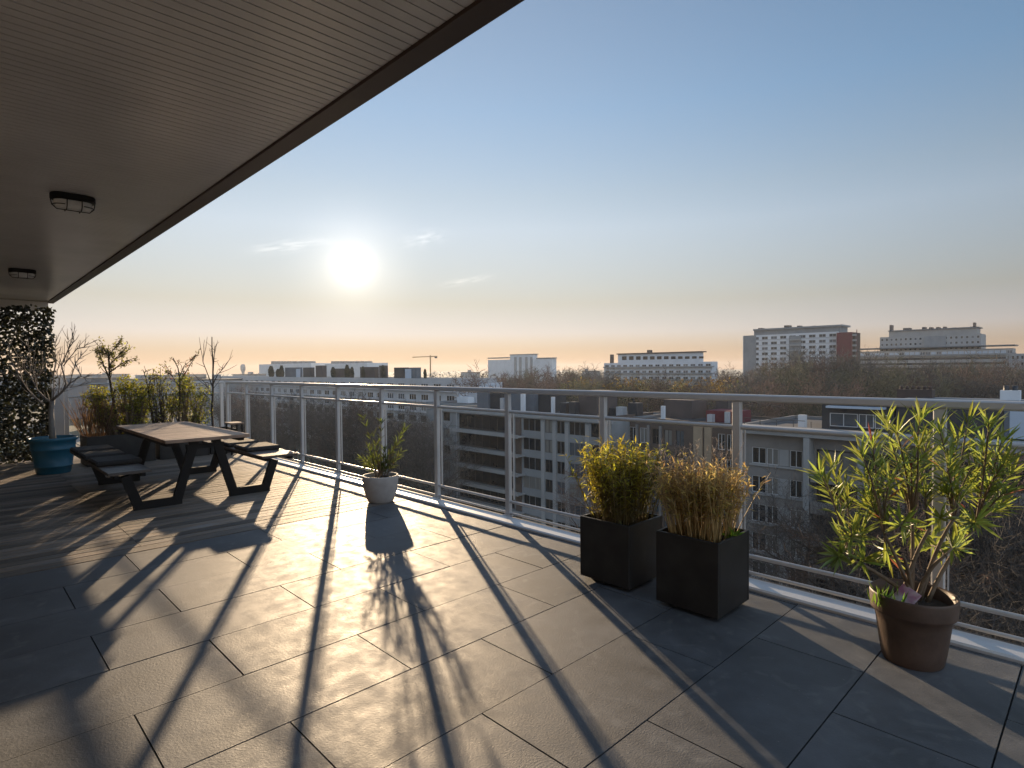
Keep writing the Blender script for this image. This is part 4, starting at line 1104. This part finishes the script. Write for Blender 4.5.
Gb = slab('apartment_block', 'stepped pale apartment block on the skyline at the right, behind the long glazed roof', 880, 981, 333.5, 400, 18, 'facade_light', 4, 20, 2.9, .55, 1.5, panes=['glass_dark','glass_dark','glass_sky_tint'])
Gb.rbox('top_storey', 'facade_light', 889, 977, 329.8, 2, 12); Gb.rbox('roof_edge', 'hut_blue', 888, 979, 328.6, 1, 14, z0=y_pt(930,329.7,401).z-GZ)
for a, c, tp in ((889.5,891.5,325),(922,925,327),(929,932,327.2),(936,939,327),(943,945.5,326.6),(952,956,327.5),(970,976,326.5),(973,975,322.5),(903,910,328),(962,965,327.2)): Gb.rbox('roof_hut', 'hut_brown', a, c, tp, 6, 5)
Gb.rbox('stair_bay', 'facade_grey', 924, 946, 336, -.6, .58, z0=2)
Hb = slab('glazed_block', 'long low block with a blue glazed top storey, in front of the stepped block', 851, 1013, 348.1, 388, 12, 'facade_light', 1, 30, 3.0, .86, 2.3, frame='frame_w', panes=['panel_blue','panel_blue','panel_blue','glass_sky_tint'])  # pale blue panes carry the reflected bright sky in their colour
Hb.rbox('roof_edge', 'hut_blue', 849, 1015, 346.6, -2, 16, z0=y_pt(930,347.6,386).z-GZ)
for r_ in range(3): Hb.rbox('window_band', 'glass_dark', 853, 1011, 357.8+5*r_, -.06, .055, z0=y_pt(930,359.8+5*r_,388).z-GZ)
Hb.rbox('balcony', 'facade_grey', 850, 1016, 354.4, -1.5, 1.49, z0=y_pt(930,356,386.5).z-GZ)
Nb = slab('apartment_block', 'dull apartment block at the right edge of the skyline', 1006, 1075, 352.5, 330, 14, 'facade_light', 2, 14, 2.8, .6, 1.5)
Db = slab('office_block', 'hazy pale grey slab with a raised middle, far off behind bare trees', 488, 552, 358.5, 330, 5, 'facade_white', 0, 1)
Db.rbox('raised_middle', 'facade_white', 510, 533, 354.8, -.5, 5, z0=5); Db.rbox('roof_edge', 'facade_grey', 509.4, 533.6, 354.1, -1, 6, z0=y_pt(522,354.7,330).z-GZ)
Db.rbox('roof_edge', 'facade_grey', 487.6, 508, 357.4, -.5, 5, z0=y_pt(498,358.5,330).z-GZ+.01); Db.rbox('roof_edge', 'facade_grey', 536, 552.5, 357.6, -.5, 5, z0=y_pt(545,358.6,330).z-GZ+.01)
for p in (514, 519, 525, 530): Db.rbox('bay', 'facade_light', p, p+2.2, 357, -1.0, .49, z0=5)
A1 = slab('white_hall', 'far white flat roofed hall with a notched roofline, left of its twin', 259, 311, 363, 250, 20, 'facade_white', 0, 1)
A2 = slab('white_hall', 'far white flat roofed hall with a notched roofline, right of its twin', 325, 367, 362.8, 250, 20, 'facade_white', 0, 1)
for bb_, a, c in ((A1,271,310),(A2,331,366)):
    for j in range(7): bb_.rbox('roof_hut', 'facade_light', a+(c-a)*j/7, a+(c-a)*(j+.6)/7, 361.2, 2, 8)
# water tower far off
b = MB(); p = d_pt(243, 371, 900)
tw = thing('water_tower', 'tiny rounded water tower on the hazy skyline left of the white halls', 'tower', (p.x, p.y, GZ))
b.lathe([(2.2,0),(2.0,24),(3.6,27),(3.6,33),(2.6,35.5),(.01,36.2)], 16); b.build('shaft', M['facade_light'], tw)
# crane
M['crane'] = mat('crane_paint', (.35,.22,.10), .6, var=.1)
p = d_pt(430.5, 372, 620); cr = thing('crane', 'thin tower crane on the skyline', 'crane', (p.x, p.y, GZ), rad(46))
b = MB(); b.beam((0,0,0),(0,0,40.5),1.3,1.3,(0,1,0)); b.build('mast', M['crane'], cr)
b = MB(); b.beam((-19,0,38.6),(0,0,39.2),.8,.9); b.build('jib', M['crane'], cr)
b = MB(); b.beam((0,0,39.2),(7.5,0,39.4),1.0,1.0); b.build('counter_jib', M['crane'], cr)
b = MB(); b.box(4.6,-1.0,37.4,7.2,1.0,38.85); b.build('counterweight', M['hut_dark'], cr)
# scattered low houses and blocks of the town towards the sun
TOWN = [(62,104,378.5,330,'hut_blue'),(100,150,379.5,300,'facade_light'),(140,200,378,420,'hut_blue'),(186,216,380,240,'facade_light'),(60,130,374.5,700,'facade_light'),(120,215,375,640,'facade_grey'),(222,262,374.5,520,'facade_light'),
        (20,60,376,500,'facade_light'),(-30,20,377,430,'facade_grey'),(440,486,372.5,520,'facade_light'),(556,604,371.5,480,'facade_grey')]
TL = ['pale blue grey flat roofed block behind the little round headed tree','low pale block between the shrubs of the end railing','long blue grey roofed block seen through the twiggy shrub','pale block right behind the corner of the two railings','far pale block just under the horizon at the left','far grey block just under the horizon above the end railing','pale block in front of the water tower',
      'pale block behind the bare tree and the ivy screen','grey block hidden behind the ivy screen','far pale block left of the hazy slab with the raised middle','far grey block left of the broad cream block']
for (a, c, tp, D_, m_), lb in zip(TOWN, TL):
    P = d_pt((a+c)/2, tp, D_); w_ = (c-a)/F*D_
    t = thing('town_block', lb, 'building', (P.x, P.y, GZ), rad(R.choice((-44,-46,-47)))); h_ = P.z - GZ
    ops = []; nC = max(4, min(16, int(w_/4)))
    for j in range(nC):
        for r_ in range(2): ops.append((-w_/2+w_*(j+.22)/nC, h_-2.6-3*r_, -w_/2+w_*(j+.78)/nC, h_-1.1-3*r_))
    b = MB(); facade(b, -w_/2, w_/2, 0, h_, ops, .2); b.box(-w_/2, .25, 0, w_/2, 14, h_-.01, skip='f')
    b.box(-w_/2+.1, .21, .1, w_/2-.1, .24, h_-.3, m=1)
    b.build('wall', [M[m_], M['glass_dark']], t)
    b = MB(); b.box(-w_/2-.3,-.4,h_,w_/2+.3,14.3,h_+.4); rf = b.build('roof', M['roof_felt'], t)
    b = MB(); b.box(-w_*.2,4,h_+.4,-w_*.08,7,h_+2.2); b.build('roof_hut', M['facade_light'], rf)

# ------------------------------------------------------------------ trees
M['bark'] = mat('tree_bark', (.070,.055,.045), .9, var=.25, scale=3)
M['twig3'] = mat('bare_twigs_olive', (.095,.088,.050), .9, var=.25, scale=.6, objrand=.45)
M['twig'] = mat('bare_twigs', (.135,.082,.060), .9, var=.25, scale=.6, objrand=.45)
M['twig2'] = mat('bare_twigs_grey', (.070,.062,.058), .9, var=.25, scale=.6, objrand=.45)
M['autumn'] = leafmat('autumn_leaf', (.17,.12,.03), .4, .5, (.28,.18,.04))
M['olive'] = leafmat('olive_leaf', (.08,.085,.03), .35, .45, (.14,.14,.04))
def tree_meshes(seed, H, spread, n1, n2, n3, n4, rt, leaves=None, lsize=.5, twig='twig', rmin=.021):
    r = random.Random(seed); tb = MB(); cb = MB()
    def v3(s): return Vector((r.uniform(-s,s), r.uniform(-s,s), r.uniform(-s,s)))
    top = Vector((r.uniform(-.6,.6), r.uniform(-.6,.6), H*.72))
    trunk = [Vector((0,0,0)), Vector((r.uniform(-.2,.2),r.uniform(-.2,.2),H*.25)), Vector((r.uniform(-.4,.4),r.uniform(-.4,.4),H*.5)), top]
    R0 = H*.014
    tb.tube(trunk, [R0*1.5, R0, R0*.75, R0*.35], 7)
    def along(P, u):
        u *= len(P)-1; i = min(int(u), len(P)-2); return P[i].lerp(P[i+1], u-i), (P[i+1]-P[i]).normalized()
    ends = []
    def grow(P, n, L, rr, lvl):
        for k in range(n):
            u = (.28 if lvl == 1 else .18) + (.98-(.28 if lvl == 1 else .18))*(k+r.random())/n
            q, d = along(P, u)
            o = v3(1); o = (o - d*o.dot(d)).normalized()
            dd = (d*(.55 if lvl > 1 else .35) + o*(.75 if lvl > 1 else spread) + UP*(.28 if lvl < 3 else .12)).normalized()
            l = L*r.uniform(.65,1.15)*(1.12-.45*u if lvl == 1 else 1-.25*u)
            m = q + dd*l*.5 + v3(l*.07); e = q + dd*l + v3(l*.10) + UP*l*.06
            Q = [q, m, e]
            rad_ = max(rr*(1 - .5*u), rmin)
            (tb if lvl == 1 else cb).tube(Q, [rad_, rad_*.7, rad_*.35], 4 if lvl < 3 else 3, cap=False, smooth=False)
            nn = {1:n2, 2:n3, 3:n4}.get(lvl, 0)
            if nn: grow(Q, nn, L*(.52 if lvl == 1 else .55), rad_*.5, lvl+1)
            elif leaves: ends.append(e); ends.append(m)
            if lvl >= 3: pass
    grow(trunk, n1, H*.42, R0*.55, 1)
    mats = [M[twig]]
    if leaves:
        mats.append(M[leaves])
        for e in ends:
            for _ in range(3): cb.leaf(e + v3(.7), v3(1), UP+v3(.8), lsize*r.uniform(.6,1.3), lsize*.6, .1, 1, simple=True)
    return tb.mesh('trunk', M['bark']), cb.mesh('crown', mats), sorted(v[2] for v in cb.v)[int(len(cb.v)*.95)]
near_v = [tree_meshes(s_, 21, .95, 11, 7, 6, 5, 1, twig=('twig','twig2')[s_ % 2]) for s_ in (1,2,3)]
far_v = [tree_meshes(s_, 24, .72, 13, 7, 5, 3, 1, twig=('twig','twig2','twig3')[s_ % 3], rmin=.05) for s_ in (11,12,13,14,15,16)]
leaf_v = [tree_meshes(s_, 21, .95, 10, 6, 5, 0, 1, leaves=l_, lsize=.8, rmin=.03) for s_, l_ in ((21,'autumn'),(22,'olive'),(23,'olive'))]
def tree(kind, loc, sc, label, group, name='bare_tree'):
    if sc > 5: sc = sc/kind[2]            # sc given as a height in metres
    t = thing(name, label, 'tree', loc, R.uniform(0, 6.28), group); t.scale = (sc*R.uniform(.92,1.1), sc*R.uniform(.92,1.1), sc)
    obj('trunk', kind[0], t); obj('crown', kind[1], t); return t
def on(px, Y=None, D=None):
    p = y_pt(px, 500, Y) if Y else d_pt(px, 500, D); return (p.x, p.y, GZ)
LB = 'bare brown street tree in front of the very long white block'
GR = 'bare street trees at the left'
for px, Y, sc in ((238,52,.98),(252,50,1.0),(268,53,.97),(283,49,1.02),(297,54,.98),(312,50,1.0),(327,53,.98),(341,49,.98),(356,52,.96),(371,48,.97),(386,53,.93),(401,49,.92),(416,52,.90),(430,50,.86),(262,62,1.0),(306,64,1.0),(350,62,1.0),(392,63,.95),(424,66,.9),(222,58,1.0)):
    tree(R.choice(near_v), on(px, Y), sc, LB, GR)
LB = 'bare brown street tree in front of the beige grey block at the right'
GR = 'bare street trees at the right'
for px, Y, sc in ((806,53,.74),(835,51,.80),(868,48,.84),(905,50,.86),(938,46,.90),(968,49,.90),(1000,45,.92),(1030,47,.95),(1062,44,.95),(985,38,.70),(925,39,.66),(1028,36,.72),(790,44,.50),(860,40,.56),(1070,40,.8)):
    tree(R.choice(near_v), on(px, Y), sc, LB, GR)
tree(near_v[1], on(604,57), .78, 'slim bare tree between the grey block and the low brown block', None)
LB = 'bare brown tree of the wood in front of the right hand skyline blocks'
GR = 'bare trees of the right hand wood'
rr = random.Random(3)
for k in range(112):
    px = 728 + 330*((k*.618034) % 1); D_ = 135 + 150*(k/112) + rr.uniform(-8,8)
    h = 23.2 + (.2 if px > 850 else 0) + rr.uniform(-5.2,1.6) + (D_-150)*.008
    if 728 < px < 768 or 814 < px < 842: h -= 4.0*rr.random() + 1.5
    tree(rr.choice(far_v), on(px, D=D_), h, LB, GR)
for px, D_, h in ((799,185,26.8),(812,190,28.4),(806,205,28.6),(854,190,28.6),(846,200,27),(783,180,25.5)): tree(far_v[int(px) % 6], on(px, D=D_), h, LB, GR)
for k in range(9): Fb.part('sill_band', 'facade_light', [(4.2,-.25,Fb.H-2.78-2.85*k,Fb.W-.1,-.004,Fb.H-2.62-2.85*k)])
LB = 'bare tree of the hazy wood in the middle distance'
GR = 'bare trees of the middle wood'
for k in range(64):
    px = 494 + 250*((k*.618034) % 1); D_ = 150 + 190*(k/64)
    tree(rr.choice(far_v), on(px, D=D_), rr.uniform(17.0,23.4) + (1.0 if px < 600 else -2.0), LB, GR)
for lb, sp in (('ochre autumn tree among the bare ones below the broad cream block', ((618,175),(690,185),(704,190),(590,195),(735,165))),):
    for px, D_ in sp: tree(leaf_v[0], on(px, D=D_), rr.uniform(19,20.5), lb, 'autumn trees below the cream block', 'autumn_tree')
for px, D_ in ((635,170),(650,180),(668,172),(605,185),(720,178),(642,200),(575,210),(678,195),(745,150),(560,190)):
    tree(rr.choice(leaf_v[1:]), on(px, D=D_), rr.uniform(17.6,20), 'olive leaved tree among the bare ones below the broad cream block', 'olive trees below the cream block', 'olive_tree')
# far woods: one mass along the horizon, low uneven crowns
fw = MB()
for k in range(1500):
    px = rr.uniform(-140, 1150); D_ = 420 + 2300*rr.random()**1.5
    P = d_pt(px, 500, D_); h = rr.uniform(15, 23.5) + (2.5 if 430 < px < 620 else 0)*rr.random() - (6 if (px < 430 and D_ < 1200) else 0); w_ = h*rr.uniform(.35,.55)
    for _ in range(34 if D_ < 1100 else 20):
        v = Vector((rr.uniform(-1,1), rr.uniform(-1,1), rr.uniform(-1,1)))
        while v.length > 1: v = Vector((rr.uniform(-1,1), rr.uniform(-1,1), rr.uniform(-1,1)))
        c = Vector((P.x+v.x*w_, P.y+v.y*w_, GZ + h*.55 + v.z*h*.45)); s_ = rr.uniform(1.0,2.6)
        a = Vector((rr.uniform(-1,1),rr.uniform(-1,1),rr.uniform(-1,1)))*s_; e = Vector((rr.uniform(-1,1),rr.uniform(-1,1),rr.uniform(-1,1)))*s_
        fw.face([c-a, c+e, c+a])
o = fw.build('woods', M['twig2']); tag(o, kind='stuff')

# ------------------------------------------------------------------ evening haze
hz = bpy.data.materials.new('haze_air'); hz.use_nodes = True
ht = hz.node_tree; ht.nodes.clear(); ho = ht.nodes.new('ShaderNodeOutputMaterial'); hv = ht.nodes.new('ShaderNodeVolumePrincipled')
hv.inputs['Color'].default_value = (.80,.86,.95,1); hv.inputs['Density'].default_value = .00016; hv.inputs['Anisotropy'].default_value = .25
ht.links.new(hv.outputs[0], ho.inputs['Volume'])
b = MB(); b.box(-3300,-400,GZ-1.5,900,3300,31.0); o = b.build('haze', hz); tag(o, kind='stuff')
